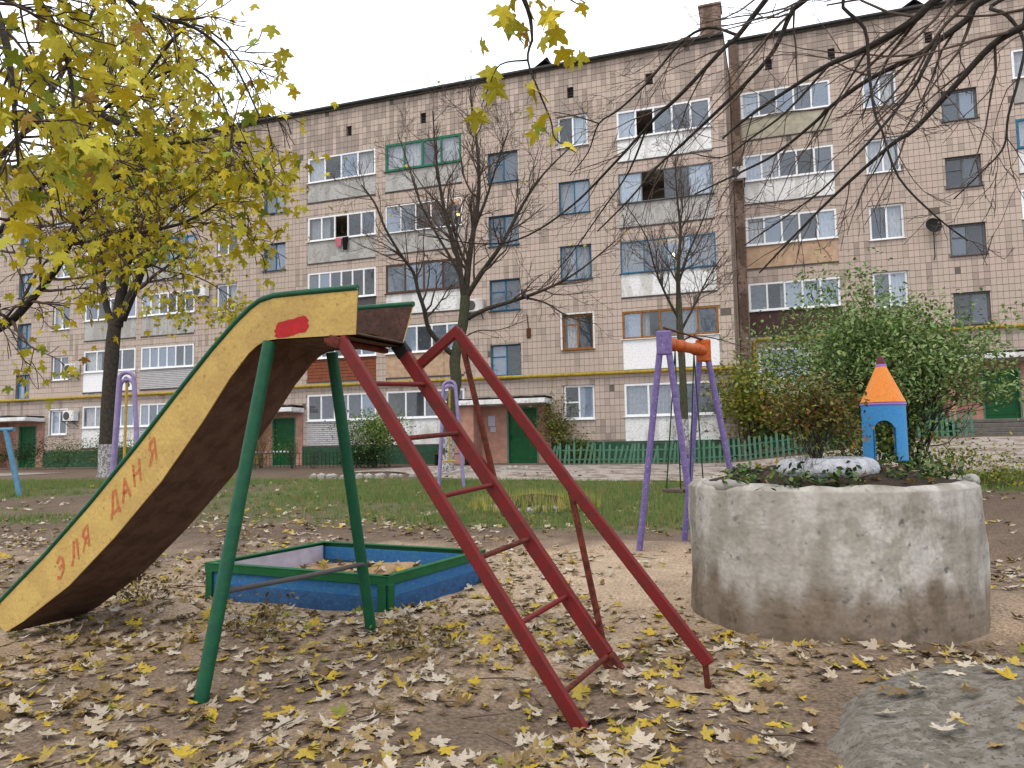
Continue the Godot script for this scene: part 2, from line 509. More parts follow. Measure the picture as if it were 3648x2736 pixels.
# glazing: a frame with n panes between (u0,v0) and (u1,v1), set back by dp, in front of a shallow room
func glazing(b: Node3D, called: String, sec: int, u0: float, v0: float, u1: float, v1: float, n: int, fm: Material, opt := {}) -> MeshInstance3D:
	var z0: float = -SET_BACK if sec == 1 else 0.0
	var dp: float = opt.get("inset", 0.10)
	var fw: float = opt.get("fw", 0.088)
	var zf := z0 - dp
	var mb := MB.new()
	var t := 0.06
	var w := u1 - u0
	var h := v1 - v0
	var yc := Y((v0 + v1) * 0.5)
	for q in [[v0 + fw * 0.5], [v1 - fw * 0.5]]:
		mb.box(Vector3((u0 + u1) * 0.5, Y(q[0]), zf), Vector3(w - 0.004, fw, t), Basis.IDENTITY, 0.006)
	for i in n + 1:
		var uu: float = u0 + fw * 0.5 + (w - fw) * i / n
		mb.box(Vector3(uu, yc, zf + 0.001), Vector3(fw * (1.0 if i == 0 or i == n else 0.85), h - 2.0 * fw + 0.002, t), Basis.IDENTITY, 0.006)
	if opt.has("transom"):
		var uq: float = u0 + (w / n if opt.get("half", true) else w)
		mb.box(Vector3((u0 + uq) * 0.5, Y(lerpf(v0, v1, opt.transom)), zf + 0.002), Vector3(uq - u0 - fw, fw * 0.7, t * 0.9), Basis.IDENTITY, 0.004)
	var win := put(called, mb, fm, b)
	# panes
	for i in n:
		if opt.get("open", -1) == i:
			continue
		var ua: float = u0 + fw + (w - fw) * i / n - fw * 0.5
		var ub: float = u0 + (w - fw) * (i + 1) / n + fw * 0.5
		var pm := MB.new()
		var tw: float = rng.randf_range(-0.006, 0.006)
		var zz := zf - 0.005
		pm.quad(Vector3(ua, Y(v0 + fw), zz - tw), Vector3(ub, Y(v0 + fw), zz + tw), Vector3(ub, Y(v1 - fw), zz + tw), Vector3(ua, Y(v1 - fw), zz - tw), Vector3(0, 0, 1))
		put("pane", pm, M.glass[rng.randi() % 4], win)
	# the room behind
	var rd: float = opt.get("room", 2.6)
	var rm := MB.new()
	var zb := zf - rd
	var za := zf - 0.035
	rm.quad(Vector3(u0, Y(v0), zb), Vector3(u1, Y(v0), zb), Vector3(u1, Y(v1), zb), Vector3(u0, Y(v1), zb), Vector3(0, 0, 1))
	rm.quad(Vector3(u0, Y(v0), za), Vector3(u0, Y(v1), za), Vector3(u0, Y(v1), zb), Vector3(u0, Y(v0), zb), Vector3(1, 0, 0))
	rm.quad(Vector3(u1, Y(v0), za), Vector3(u1, Y(v1), za), Vector3(u1, Y(v1), zb), Vector3(u1, Y(v0), zb), Vector3(-1, 0, 0))
	rm.quad(Vector3(u0, Y(v0), za), Vector3(u1, Y(v0), za), Vector3(u1, Y(v0), zb), Vector3(u0, Y(v0), zb), Vector3(0, 1, 0))
	rm.quad(Vector3(u0, Y(v1), za), Vector3(u1, Y(v1), za), Vector3(u1, Y(v1), zb), Vector3(u0, Y(v1), zb), Vector3(0, -1, 0))
	put("room_wall", rm, M.room, win)
	for cu in opt.get("curtains", []):
		var cm := MB.new()
		var a: float = lerpf(u0 + 0.05, u1 - 0.05, cu[0])
		var e: float = lerpf(u0 + 0.05, u1 - 0.05, cu[1])
		var nn := int(maxf(8.0, (e - a) / 0.03))
		var g := []
		for j in 2:
			var row := []
			for i in nn + 1:
				var uu := lerpf(a, e, float(i) / nn)
				row.append(Vector3(uu, Y(v0 + 0.03 if j == 0 else v1 - 0.04), zf - 0.17 + wave(uu, v0) * (1.0 if j == 0 else 0.6)))
			g.append(row)
		cm.sheet(g, [], Vector3(0, 0, 1))
		put("curtain", cm, opt.get("cloth", M.curtain), win)
	if opt.get("sill", true):
		var sm := MB.new()
		sm.box(Vector3((u0 + u1) * 0.5, Y(v0) - 0.012, z0 - dp * 0.5 + 0.06), Vector3(w + 0.10, 0.028, dp + 0.10), Basis(Vector3.RIGHT, 0.05), 0.004)
		put("sill", sm, opt.get("sillm", M.white), win)
	if opt.get("surround", false):
		var sm := MB.new()
		for q in [[u0 - 0.035, Y(v0), u0 + 0.0, Y(v1)], [u1, Y(v0), u1 + 0.035, Y(v1)]]:
			sm.box(Vector3((q[0] + q[2]) * 0.5, (q[1] + q[3]) * 0.5, z0 + 0.012), Vector3(0.07, q[3] - q[1], 0.05), Basis.IDENTITY, 0.005)
		sm.box(Vector3((u0 + u1) * 0.5, Y(v1) + 0.035, z0 + 0.013), Vector3(w + 0.14, 0.07, 0.05), Basis.IDENTITY, 0.005)
		put("surround", sm, M.white_dull, win)
	return win

func single(b: Node3D, sec: int, u0: float, v0: float, u1: float, v1: float, fm: Material, opt := {}) -> MeshInstance3D:
	hole(sec, u0, v0, u1, v1)
	return glazing(b, "window", sec, u0, v0, u1, v1, 2, fm, opt)

# a glazed balcony: parapet below, glazing above
func bay(b: Node3D, sec: int, u0: float, u1: float, sill: float, top: float, low: float, n: int, fm: Material, pm: Material, opt := {}) -> MeshInstance3D:
	hole(sec, u0, low, u1, top)
	var z0: float = -SET_BACK if sec == 1 else 0.0
	opt.inset = opt.get("inset", 0.02)
	opt.room = 2.4
	opt.sillm = opt.get("sillm", fm)
	var bal := glazing(b, "balcony", sec, u0, sill, u1, top, n, fm, opt)
	var w := u1 - u0
	var h := sill - low
	var yc := Y((sill + low) * 0.5)
	var style: String = opt.get("style", "plain")
	if style == "brick":
		var bk := MB.new()
		bk.box(Vector3((u0 + u1) * 0.5, yc, z0 - 0.035), Vector3(w, h - 0.03, 0.09))
		put("parapet", bk, M.mortar, bal)
		var one := BoxMesh.new()
		one.size = Vector3(1, 1, 1)
		one.material = M.tile
		var xf := []
		var cs := []
		var rows := int(h / 0.088)
		var rh := (h - 0.04) / rows
		for r in rows:
			var off := 0.0 if r % 2 == 0 else -0.135
			var uu := u0 + off
			while uu < u1 - 0.02:
				var a := maxf(uu, u0) + 0.008
				var e := minf(uu + 0.27, u1) - 0.008
				if e - a > 0.04:
					xf.append(Transform3D(Basis.from_scale(Vector3(e - a, rh - 0.018, 0.03)), Vector3((a + e) * 0.5, Y(low) + 0.02 + (r + 0.5) * rh, z0 + 0.012 + rng.randf_range(-0.002, 0.002))))
					var q := rng.randf_range(0.86, 1.0)
					cs.append(lin(0.80, 0.79, 0.80) * q)
				uu += 0.27
		many("brick", one, xf, cs, bal)
	elif style == "siding":
		var bk := MB.new()
		bk.box(Vector3((u0 + u1) * 0.5, yc, z0 - 0.04), Vector3(w, h, 0.06))
		put("parapet", bk, pm, bal)
		var k := 7
		for r in k:
			var sm := MB.new()
			sm.box(Vector3((u0 + u1) * 0.5, Y(low) + (r + 0.5) * h / k, z0 + 0.004), Vector3(w - 0.01, h / k - 0.014, 0.026), Basis(Vector3.RIGHT, -0.06), 0.004)
			put("board", sm, pm, bal)
	else:
		var bk := MB.new()
		var k: int = opt.get("panels", 1)
		bk.box(Vector3((u0 + u1) * 0.5, yc, z0 - 0.045), Vector3(w, h, 0.06))
		put("parapet", bk, M.darkp if k > 1 else pm, bal)
		for i in k:
			var sm := MB.new()
			sm.box(Vector3(u0 + w * (i + 0.5) / k, yc - 0.01, z0 + 0.008), Vector3(w / k - 0.012, h - 0.03, 0.035), Basis.IDENTITY, 0.006)
			put("panel", sm, pm, bal)
	# floor slab edge under the parapet
	var sl := MB.new()
	sl.box(Vector3((u0 + u1) * 0.5, Y(low) - 0.03, z0 + 0.005), Vector3(w + 0.02, 0.05, 0.10), Basis.IDENTITY, 0.005)
	put("slab_edge", sl, M.darkp, bal)
	return bal

func cut_rect(r: Array, list: Array) -> Array:
	for o in list:
		if r[2] <= o[0] or r[0] >= o[2] or r[3] <= o[1] or r[1] >= o[3]:
			continue
		var best := []
		var area := 0.0
		for q in [[r[0], r[1], minf(r[2], o[0]), r[3]], [maxf(r[0], o[2]), r[1], r[2], r[3]], [r[0], r[1], r[2], minf(r[3], o[1])], [r[0], maxf(r[1], o[3]), r[2], r[3]]]:
			var a := maxf(0.0, q[2] - q[0]) * maxf(0.0, q[3] - q[1])
			if a > area:
				area = a
				best = q
		if area < 0.004:
			return []
		r = best
	return r

func wall_section(b: Node3D, sec: int, u0: float, u1: float, low: float, plinth: float, top: float) -> void:
	var z0: float = -SET_BACK if sec == 1 else 0.0
	var us := [u0, u1]
	var vs := [plinth, top]
	for o in openings[sec]:
		for k in [0, 2]:
			if o[k] > u0 and o[k] < u1: us.append(o[k])
		for k in [1, 3]:
			if o[k] > plinth and o[k] < top: vs.append(o[k])
	us.sort()
	vs.sort()
	var mb := MB.new()
	for i in us.size() - 1:
		if us[i + 1] - us[i] < 0.0005: continue
		for j in vs.size() - 1:
			if vs[j + 1] - vs[j] < 0.0005: continue
			var cu: float = (us[i] + us[i + 1]) * 0.5
			var cv: float = (vs[j] + vs[j + 1]) * 0.5
			var inside := false
			for o in openings[sec]:
				if cu > o[0] and cu < o[2] and cv > o[1] and cv < o[3]:
					inside = true
					break
			if not inside:
				mb.quad(Vector3(us[i], Y(vs[j]), z0), Vector3(us[i + 1], Y(vs[j]), z0), Vector3(us[i + 1], Y(vs[j + 1]), z0), Vector3(us[i], Y(vs[j + 1]), z0), Vector3(0, 0, 1))
	for o in openings[sec]:
		var zb := z0 - 0.22
		mb.quad(Vector3(o[0], Y(o[1]), z0), Vector3(o[0], Y(o[3]), z0), Vector3(o[0], Y(o[3]), zb), Vector3(o[0], Y(o[1]), zb), Vector3(1, 0, 0))
		mb.quad(Vector3(o[2], Y(o[1]), z0), Vector3(o[2], Y(o[3]), z0), Vector3(o[2], Y(o[3]), zb), Vector3(o[2], Y(o[1]), zb), Vector3(-1, 0, 0))
		mb.quad(Vector3(o[0], Y(o[3]), z0), Vector3(o[2], Y(o[3]), z0), Vector3(o[2], Y(o[3]), zb), Vector3(o[0], Y(o[3]), zb), Vector3(0, -1, 0))
		mb.quad(Vector3(o[0], Y(o[1]), z0), Vector3(o[2], Y(o[1]), z0), Vector3(o[2], Y(o[1]), zb), Vector3(o[0], Y(o[1]), zb), Vector3(0, 1, 0))
	var wall := put("wall", mb, M.joint, b)
	# facing tiles
	var tw := 0.2
	var th := 0.275
	var all := []
	var j0 := 0
	var vv := plinth + 0.06
	var st := noise(77, 0.09, 4)
	while vv < top - 0.25:
		var uu := u0 + 0.02
		while uu < u1 - 0.03:
			var r := cut_rect([uu + 0.006, vv + 0.010, minf(uu + tw, u1 - 0.01) - 0.006, vv + th - 0.010], openings[sec])
			if r.size() and r[2] - r[0] > 0.02:
				all.append(r)
			uu += tw
		vv += th
		j0 += 1
	var tile := MB.new()
	tile.box(Vector3.ZERO, Vector3.ONE, Basis.IDENTITY, 0.0)
	var tm := tile.mesh(M.tile)
	# one by one: the 300 nearest to the camera; the rest joined
	var xf := []
	var cs := []
	var keyed := []
	var cu: float = -9.0 if sec == 0 else -3.0
	for i in all.size():
		var r: Array = all[i]
		keyed.append([absf((r[0] + r[2]) * 0.5 - cu) + absf((r[1] + r[3]) * 0.5 - 1.0) * 0.8, i])
	keyed.sort_custom(func(p, q): return p[0] < q[0])
	var singles := {}
	for i in mini(150, keyed.size()):
		singles[keyed[i][1]] = true
	var shades := []
	for s in 6:
		var q := 0.93 + 0.02 * s
		var tc := MB.new()
		tc.col = lin(0.76, 0.69, 0.64) * q
		tc.col.a = 1.0
		tc.box(Vector3.ZERO, Vector3.ONE, Basis.IDENTITY, 0.0)
		shades.append(tc.mesh(M.tile))
	for i in all.size():
		var r: Array = all[i]
		var cx: float = (r[0] + r[2]) * 0.5
		var cy: float = (r[1] + r[3]) * 0.5
		var t := Transform3D(Basis.from_scale(Vector3(r[2] - r[0], r[3] - r[1], 0.026)), Vector3(cx, Y(cy), z0 + 0.006 + rng.randf_range(-0.003, 0.003)))
		if singles.has(i):
			var o := MeshInstance3D.new()
			o.name = "tile"
			o.mesh = shades[rng.randi() % 6]
			wall.add_child(o, true)
			o.transform = t
			continue
		xf.append(t)
		# panels keep their own tone; grime runs down from the roof edge in ragged streaks
		var c := lin(0.755, 0.688, 0.638)
		c = c.lerp(lin(0.775, 0.695, 0.65), smoothstep(-0.1, 0.3, st.get_noise_2d(cx * 14.0, cy * 8.0)))
		var panel := st.get_noise_2d(floorf(cx / 3.3) * 97.0, floorf(cy / 2.8) * 61.0)
		c = c * (1.0 + panel * 0.10 + rng.randf_range(-0.03, 0.03))
		var streak := st.get_noise_2d(cx * 42.0, cy * 5.0 + 200.0)
		var dirt := smoothstep(0.10, 0.55, streak * 0.8 + 0.5 * st.get_noise_2d(cx * 9.0, cy * 9.0 + 500.0) + (0.34 if cy > top - 2.3 else 0.0))
		c = c.lerp(lin(0.46, 0.42, 0.39), dirt * 0.5)
		if rng.randf() < 0.004:
			c = lin(0.42, 0.39, 0.36)
		c.a = 1.0
		cs.append(c)
	many("tiling", tm, xf, cs, wall)
	# plinth
	var a := u0
	door_spans[sec].sort_custom(func(p, q): return p[0] < q[0])
	for s in door_spans[sec] + [[u1, u1]]:
		if s[0] - a > 0.05:
			var pb := MB.new()
			pb.box(Vector3((a + s[0]) * 0.5, (Y(plinth) + Y(low)) * 0.5, z0 - 0.2), Vector3(s[0] - a, Y(plinth) - Y(low), 0.5), Basis.IDENTITY, 0.01)
			put("plinth", pb, M.plinth, b)
		a = s[1]
	# back, ends and roof
	var bk := MB.new()
	var dep := 11.0
	var zb := z0 - dep
	bk.quad(Vector3(u0, Y(low), zb), Vector3(u1, Y(low), zb), Vector3(u1, Y(top), zb), Vector3(u0, Y(top), zb), Vector3(0, 0, -1))
	bk.quad(Vector3(u0, Y(low), zb), Vector3(u0, Y(low), z0 - 0.002), Vector3(u0, Y(top), z0 - 0.002), Vector3(u0, Y(top), zb), Vector3(-1, 0, 0))
	bk.quad(Vector3(u1, Y(low), zb), Vector3(u1, Y(low), z0 - 0.002), Vector3(u1, Y(top), z0 - 0.002), Vector3(u1, Y(top), zb), Vector3(1, 0, 0))
	put("end_wall", bk, M.render, b)
	var rf := MB.new()
	rf.box(Vector3((u0 + u1) * 0.5, Y(top) + 0.05, z0 - dep * 0.5 + 0.12), Vector3(u1 - u0 + 0.06, 0.10, dep + 0.34), Basis.IDENTITY, 0.02)
	var roof := put("roof", rf, M.roof, b)
	# sheet-metal edge in bent lengths
	var e := u0
	while e < u1 - 0.1:
		var l := minf(2.0, u1 - e)
		var ed := MB.new()
		ed.box(Vector3(e + l * 0.5, Y(top) + 0.02 + rng.randf_range(-0.02, 0.02), z0 + 0.10), Vector3(l - 0.01, 0.17, 0.06), Basis(Vector3(0, 0, 1), rng.randf_range(-0.008, 0.008)), 0.01)
		put("roof_edge", ed, M.coping, roof)
		e += l

func attic_vent(b: Node3D, sec: int, u: float, v: float) -> void:
	hole(sec, u - 0.14, v - 0.24, u + 0.14, v + 0.24)
	var z0: float = -SET_BACK if sec == 1 else 0.0
	var mb := MB.new()
	mb.box(Vector3(u, Y(v), z0 - 0.20), Vector3(0.28, 0.48, 0.03))
	for k in 4:
		mb.box(Vector3(u, Y(v) - 0.18 + k * 0.12, z0 - 0.15), Vector3(0.27, 0.02, 0.07), Basis(Vector3.RIGHT, 0.6))
	put("attic_vent", mb, M.darkp, b)

func porch(b: Node3D, sec: int, u0: float, u1: float, d0: float, d1: float, can: float, dtop: float, low: float, pier: float, cproj: float) -> void:
	var z0: float = -SET_BACK if sec == 1 else 0.0
	# pink plaster either side of the door, standing proud of the tiles; the left pier comes forward
	var pl := MB.new()
	var hh := can - low
	var zz := z0 + 0.03
	if pier > u0:
		pl.box(Vector3((u0 + pier) * 0.5, Y((can + low) * 0.5), z0 + cproj * 0.42), Vector3(pier - u0, hh, cproj * 0.84), Basis.IDENTITY, 0.015)
	pl.box(Vector3((maxf(pier, u0) + d0) * 0.5, Y((can + low) * 0.5), zz), Vector3(d0 - maxf(pier, u0), hh, 0.09), Basis.IDENTITY, 0.01)
	pl.box(Vector3((d1 + u1) * 0.5, Y((can + low) * 0.5), zz), Vector3(u1 - d1, hh, 0.09), Basis.IDENTITY, 0.01)
	pl.box(Vector3((d0 + d1) * 0.5, Y((can + dtop) * 0.5), zz - 0.003), Vector3(d1 - d0, can - dtop, 0.084), Basis.IDENTITY, 0.0)
	put("porch_wall", pl, M.pink, b)
	# canopy slab with a white front and tar felt on top
	var cn := MB.new()
	cn.box(Vector3((u0 + u1) * 0.5, Y(can) + 0.10, z0 + cproj * 0.5 + 0.08), Vector3(u1 - u0 + 0.2, 0.20, cproj + 0.1), Basis(Vector3.RIGHT, -0.03), 0.015)
	var can_o := put("canopy", cn, M.white_dull, b)
	var ft := MB.new()
	for k in 9:
		var a := lerpf(u0 - 0.05, u1 + 0.05, k / 9.0)
		var e := lerpf(u0 - 0.05, u1 + 0.05, (k + 1) / 9.0)
		ft.box(Vector3((a + e) * 0.5, Y(can) + 0.245 + rng.randf_range(0.0, 0.05), z0 + cproj * 0.5 + 0.02), Vector3(e - a + 0.02, 0.08, cproj * 0.92), Basis(Vector3(0, 0, 1), rng.randf_range(-0.04, 0.04)), 0.02)
	put("roofing_felt", ft, M.dark, can_o)
	# door leaf in a green frame
	hole(sec, d0, low, d1, dtop)
	var dr := MB.new()
	dr.box(Vector3((d0 + d1) * 0.5, Y((low + dtop) * 0.5), z0 - 0.06), Vector3(d1 - d0, dtop - low, 0.05), Basis.IDENTITY, 0.004)
	for k in 3:
		dr.box(Vector3((d0 + d1) * 0.5, Y(lerpf(low, dtop, 0.1 + 0.4 * k)), z0 - 0.03), Vector3(d1 - d0 - 0.1, 0.05, 0.02), Basis.IDENTITY, 0.004)
	var door := put("door", dr, M.door, b)
	var fr := MB.new()
	for s in [d0 + 0.03, d1 - 0.03]:
		fr.box(Vector3(s, Y((low + dtop) * 0.5), z0 + 0.0), Vector3(0.07, dtop - low, 0.16), Basis.IDENTITY, 0.006)
	fr.box(Vector3((d0 + d1) * 0.5, Y(dtop) - 0.03, z0 + 0.001), Vector3(d1 - d0 - 0.1, 0.07, 0.15), Basis.IDENTITY, 0.006)
	put("door_frame", fr, M.picket, door)
	var hd := MB.new()
	hd.rod(Vector3(d0 + 0.16, Y(low) + 0.95, z0 + 0.02), Vector3(d0 + 0.16, Y(low) + 1.2, z0 + 0.02), 0.012)
	put("handle", hd, M.dark, door)
	door_spans[sec].append([d0, d1])
	# doorstep
	var sp := MB.new()
	sp.box(Vector3((u0 + u1) * 0.5, Y(low) - 0.07, z0 + cproj * 0.6), Vector3(u1 - u0, 0.14, cproj * 1.2), Basis.IDENTITY, 0.02)
	put("doorstep", sp, M.step, b)

func gas_pipe(b: Node3D) -> void:
	var mb := MB.new()
	var r := 0.075
	var y := Y(2.80)
	var yr := Y(4.22)
	var z := 0.16
	var zr := -SET_BACK + 0.16
	mb.tube(PackedVector3Array([Vector3(-60, y - 0.02, z), Vector3(-30, y + 0.01, z), Vector3(-16, y, z), Vector3(-1.5, y - 0.06, z), Vector3(-1.32, y - 0.06, z - 0.1), Vector3(-1.28, y - 0.06, z - 0.4), Vector3(-1.28, y - 0.06, zr + 0.4), Vector3(-1.2, y - 0.06, zr + 0.08), Vector3(-1.0, y - 0.04, zr), Vector3(-0.92, y + 0.1, zr), Vector3(-0.9, yr - 0.12, zr), Vector3(-0.82, yr - 0.02, zr), Vector3(-0.7, yr, zr), Vector3(12, yr - 0.05, zr), Vector3(25, yr, zr)]), PackedFloat32Array([r, r, r, r, r, r, r, r, r, r, r, r, r, r, r]), 12)
	var p := put("gas_pipe", mb, M.gas, b)
	var u := -58.0
	while u < 24.0:
		if u < -1.6 or u > -0.4:
			var right := u > -1.0
			var s := MB.new()
			s.bar(Vector3(u, (yr if right else y) - 0.07, zr - 0.17 if right else z - 0.17), Vector3(u, (yr if right else y) - 0.07, zr + 0.06 if right else z + 0.06), 0.04, 0.02)
			put("bracket", s, M.dark, p)
		u += 2.9
	# thin service pipes
	for q in [[-8.75, 2.78, -8.75, 2.3], [-8.1, 2.78, -8.1, 2.35], [-14.3, 2.78, -14.3, 1.9]]:
		var s := MB.new()
		s.rod(Vector3(q[0], Y(q[1]), 0.1), Vector3(q[2], Y(q[3]), 0.1), 0.015, 6)
		put("branch_pipe", s, M.gas, p)

func build_building() -> void:
	var b := thing("apartment_building", "five-storey beige tiled apartment block with glazed balconies, stepping up and back on the right", "building", FACADE, FACADE_TURN)
	var W: Material = M.white
	var s1 := 1.20
	var fl := [1.20, 4.08, 6.78, 9.56, 12.38]         # balcony sill heights, lower section
	# --- lower section, right to left
	# balcony column by the step
	var L := [-5.79, -2.06]
	bay(b, 0, L[0], L[1], 1.0, 2.30, -0.02, 4, W, M.white_dull, {"panels": 2, "curtains": [[0.0, 0.5]], "cloth": M.lace})
	bay(b, 0, L[0], L[1], 4.08, 5.20, 2.86, 5, M.woodf, M.white, {"curtains": [[0.05, 0.28], [0.62, 0.82]], "cloth": M.lace, "sillm": M.white})
	bay(b, 0, L[0], L[1], 6.74, 8.04, 5.78, 4, M.bluef, M.white_dull, {"curtains": [[0.0, 0.24], [0.66, 1.0]], "cloth": M.lace, "fw": 0.05})
	bay(b, 0, L[0], L[1], 9.60, 10.85, 8.63, 4, M.greyf, M.conc, {"open": 1, "curtains": [[0.0, 0.24], [0.76, 1.0]], "fw": 0.05})
	bay(b, 0, L[0], L[1], 12.27, 13.46, 11.35, 5, W, M.white_dull, {"open": 1, "curtains": [[0.0, 0.2]]})
	# single windows
	single(b, 0, -8.30, 0.95, -7.0, 2.35, W, {"transom": 0.5})
	single(b, 0, -8.30, 3.80, -6.97, 5.25, M.woodf, {"transom": 0.72, "surround": true, "curtains": [[0.1, 0.42]], "sillm": M.woodf})
	single(b, 0, -8.30, 6.68, -6.97, 8.12, M.bluef, {"curtains": [[0.1, 0.9]], "cloth": M.lace, "sillm": M.bluef, "fw": 0.05})
	single(b, 0, -8.30, 9.47, -7.0, 10.84, M.bluef, {"curtains": [[0.0, 0.45]], "cloth": M.lace, "sillm": M.bluef, "fw": 0.05})
	single(b, 0, -8.30, 12.30, -7.0, 13.66, W, {"curtains": [[0.55, 1.0]]})
	# stair windows
	for cfg in [[-11.45, -10.08], [-23.0, -21.75], [-39.0, -38.0]]:
		for k in 4:
			single(b, 0, cfg[0], 2.87 + 2.78 * k, cfg[1], 4.19 + 2.78 * k, M.bluef, {"transom": 0.62, "sillm": M.bluef, "inset": 0.14, "fw": 0.06})
	# balcony pair in the middle
	var A := [-20.52, -16.92]
	bay(b, 0, A[0], A[1], 1.20, 2.42, 0.06, 5, W, M.brick, {"style": "brick"})
	bay(b, 0, A[0], A[1], 4.06, 5.25, 3.02, 5, W, M.siding, {"style": "siding"})
	bay(b, 0, A[0], A[1], 6.77, 8.10, 5.82, 6, W, M.darkp, {})
	bay(b, 0, A[0], A[1], 9.58, 10.74, 8.55, 5, W, M.conc, {"open": 2, "curtains": [[0.0, 0.3]], "cloth": M.lace})
	bay(b, 0, A[0], A[1], 12.38, 13.60, 11.46, 4, W, M.conc, {"curtains": [[0.0, 0.2], [0.74, 0.95]]})
	var B := [-16.42, -12.67]
	bay(b, 0, B[0], B[1], 1.20, 2.42, 0.06, 4, W, M.white_dull, {"panels": 3})
	bay(b, 0, B[0], B[1], 4.08, 5.30, 3.02, 5, W, M.tan, {"panels": 4})
	bay(b, 0, B[0], B[1], 6.79, 8.11, 5.83, 4, M.brownf, M.white_dull, {"panels": 2})
	bay(b, 0, B[0], B[1], 9.54, 10.80, 8.59, 5, W, M.conc, {"fw": 0.05})
	bay(b, 0, B[0], B[1], 12.38, 13.66, 11.46, 4, M.greenf, M.conc, {"fw": 0.11, "curtains": [[0.0, 0.45], [0.66, 1.0]]})
	# next columns to the left
	for k in 5:
		single(b, 0, -25.75, fl[k] - 0.12, -24.5, fl[k] + 1.25, W, {"curtains": [[0.55, 1.0]] if k % 2 == 0 else []})
		single(b, 0, -36.45, fl[k] - 0.30, -35.25, fl[k] + 1.0, W, {"surround": k == 0, "curtains": [[0.0, 0.35]] if k != 1 else []})
	var C := [-34.18, -30.72]
	var D := [-30.38, -27.05]
	var G := [-44.2, -40.6]
	for k in 5:
		bay(b, 0, C[0], C[1], fl[k], fl[k] + 1.14, fl[k] - 1.02, 4, W, [M.white_dull, M.white, M.conc, M.conc, M.white_dull][k], {"panels": [2, 1, 3, 1, 1][k], "curtains": [[0.0, 0.3]] if k < 2 else []})
		bay(b, 0, D[0], D[1], fl[k], fl[k] + 1.14, fl[k] - 1.02, 6, W if k != 3 else M.bluef, M.conc, {"style": "brick"} if k < 2 else {"panels": 6 if k == 2 else 1, "curtains": [[0.0, 0.3]]})
		bay(b, 0, G[0], G[1], fl[k], fl[k] + 1.14, fl[k] - 1.02, 4, W, M.conc, {})
	for u in [-4.4, -7.7, -14.5, -18.3, -25.1, -29.0, -33.0]:
		attic_vent(b, 0, u, 14.62)
	porch(b, 0, -13.0, -8.82, -10.74, -9.39, 1.60, 1.52, -0.79, -11.9, 1.1)
	porch(b, 0, -23.0, -20.75, -22.4, -21.1, 1.62, 1.42, -0.79, -22.95, 0.9)
	porch(b, 0, -40.8, -36.8, -38.6, -37.3, 1.62, 1.42, -0.79, -39.4, 1.1)
	# --- higher, set-back section
	var R := [-1.04, 2.58]
	bay(b, 1, -0.75, 1.28, 2.52, 3.84, 1.47, 1, W, M.white_dull, {"panels": 2, "curtains": [[0.0, 1.0]], "cloth": M.lace})
	bay(b, 1, R[0], R[1], 5.46, 6.67, 4.42, 5, W, M.brownp, {"curtains": [[0.35, 0.75]], "cloth": M.lace})
	bay(b, 1, R[0], R[1], 8.30, 9.56, 7.32, 5, W, M.tan, {"curtains": [[0.0, 0.18], [0.8, 1.0]]})
	bay(b, 1, R[0], R[1], 11.12, 12.30, 10.15, 5, W, M.white_dull, {"panels": 3, "curtains": [[0.0, 0.38]]})
	bay(b, 1, R[0], R[1], 13.94, 15.12, 12.98, 5, W, M.cream, {"curtains": [[0.0, 0.17]]})
	for k in 5:
		single(b, 1, 3.80, 2.46 + 2.79 * k, 5.09, 3.92 + 2.79 * k, W, {"curtains": [[0.0, 0.9]] if k > 2 else [[0.5, 1.0]]})
	for k in 4:
		single(b, 1, 6.66, 4.36 + 2.74 * k, 7.92, 5.64 + 2.74 * k, M.greyf, {"transom": 0.6, "sillm": M.darkp, "inset": 0.14})
	for k in 5:
		bay(b, 1, 9.18, 12.8, 2.72 + 2.80 * k, 3.9 + 2.80 * k, 1.74 + 2.80 * k, 5, W if k != 3 else M.bluef, [M.conc, M.white_dull, M.conc, M.white_dull, M.conc][k], {"curtains": [[0.0, 0.4]]})
	for u in [0.18, 2.7, 6.36]:
		attic_vent(b, 1, u, 16.2)
	porch(b, 1, 6.05, 9.1, 7.43, 8.72, 2.84, 2.56, 0.62, 6.3, 1.3)
	wall_section(b, 0, -60.0, -1.47, -1.6, 0.04, 15.78)
	wall_section(b, 1, -1.45, 25.0, -1.0, 1.38, 17.42)
	# steps of the right-hand entrance
	for k in 3:
		var sp := MB.new()
		sp.box(Vector3(7.6, Y(0.62) - 0.24 - 0.17 * k, -SET_BACK + 1.9 + 0.32 * k), Vector3(3.0, 0.17, 0.36), Basis.IDENTITY, 0.02)
		put("step", sp, M.step, b)
	# rough chimney shaft in the inner corner and its stack above the roof
	var sh := MB.new()
	var ng := noise(5, 0.02, 3)
	sh.box(Vector3(-1.26, Y(8.4), -SET_BACK + 0.2), Vector3(0.40, 17.6, 0.38), Basis.IDENTITY, 0.03)
	put("corner_shaft", sh, M.shaft, b)
	var ch := MB.new()
	ch.box(Vector3(-1.95, Y(16.4), -0.45), Vector3(0.80, 1.7, 0.75), Basis.IDENTITY, 0.03)
	ch.box(Vector3(-1.95, Y(17.27), -0.45), Vector3(0.90, 0.10, 0.87), Basis.IDENTITY, 0.02)
	put("chimney", ch, M.shaft, b)
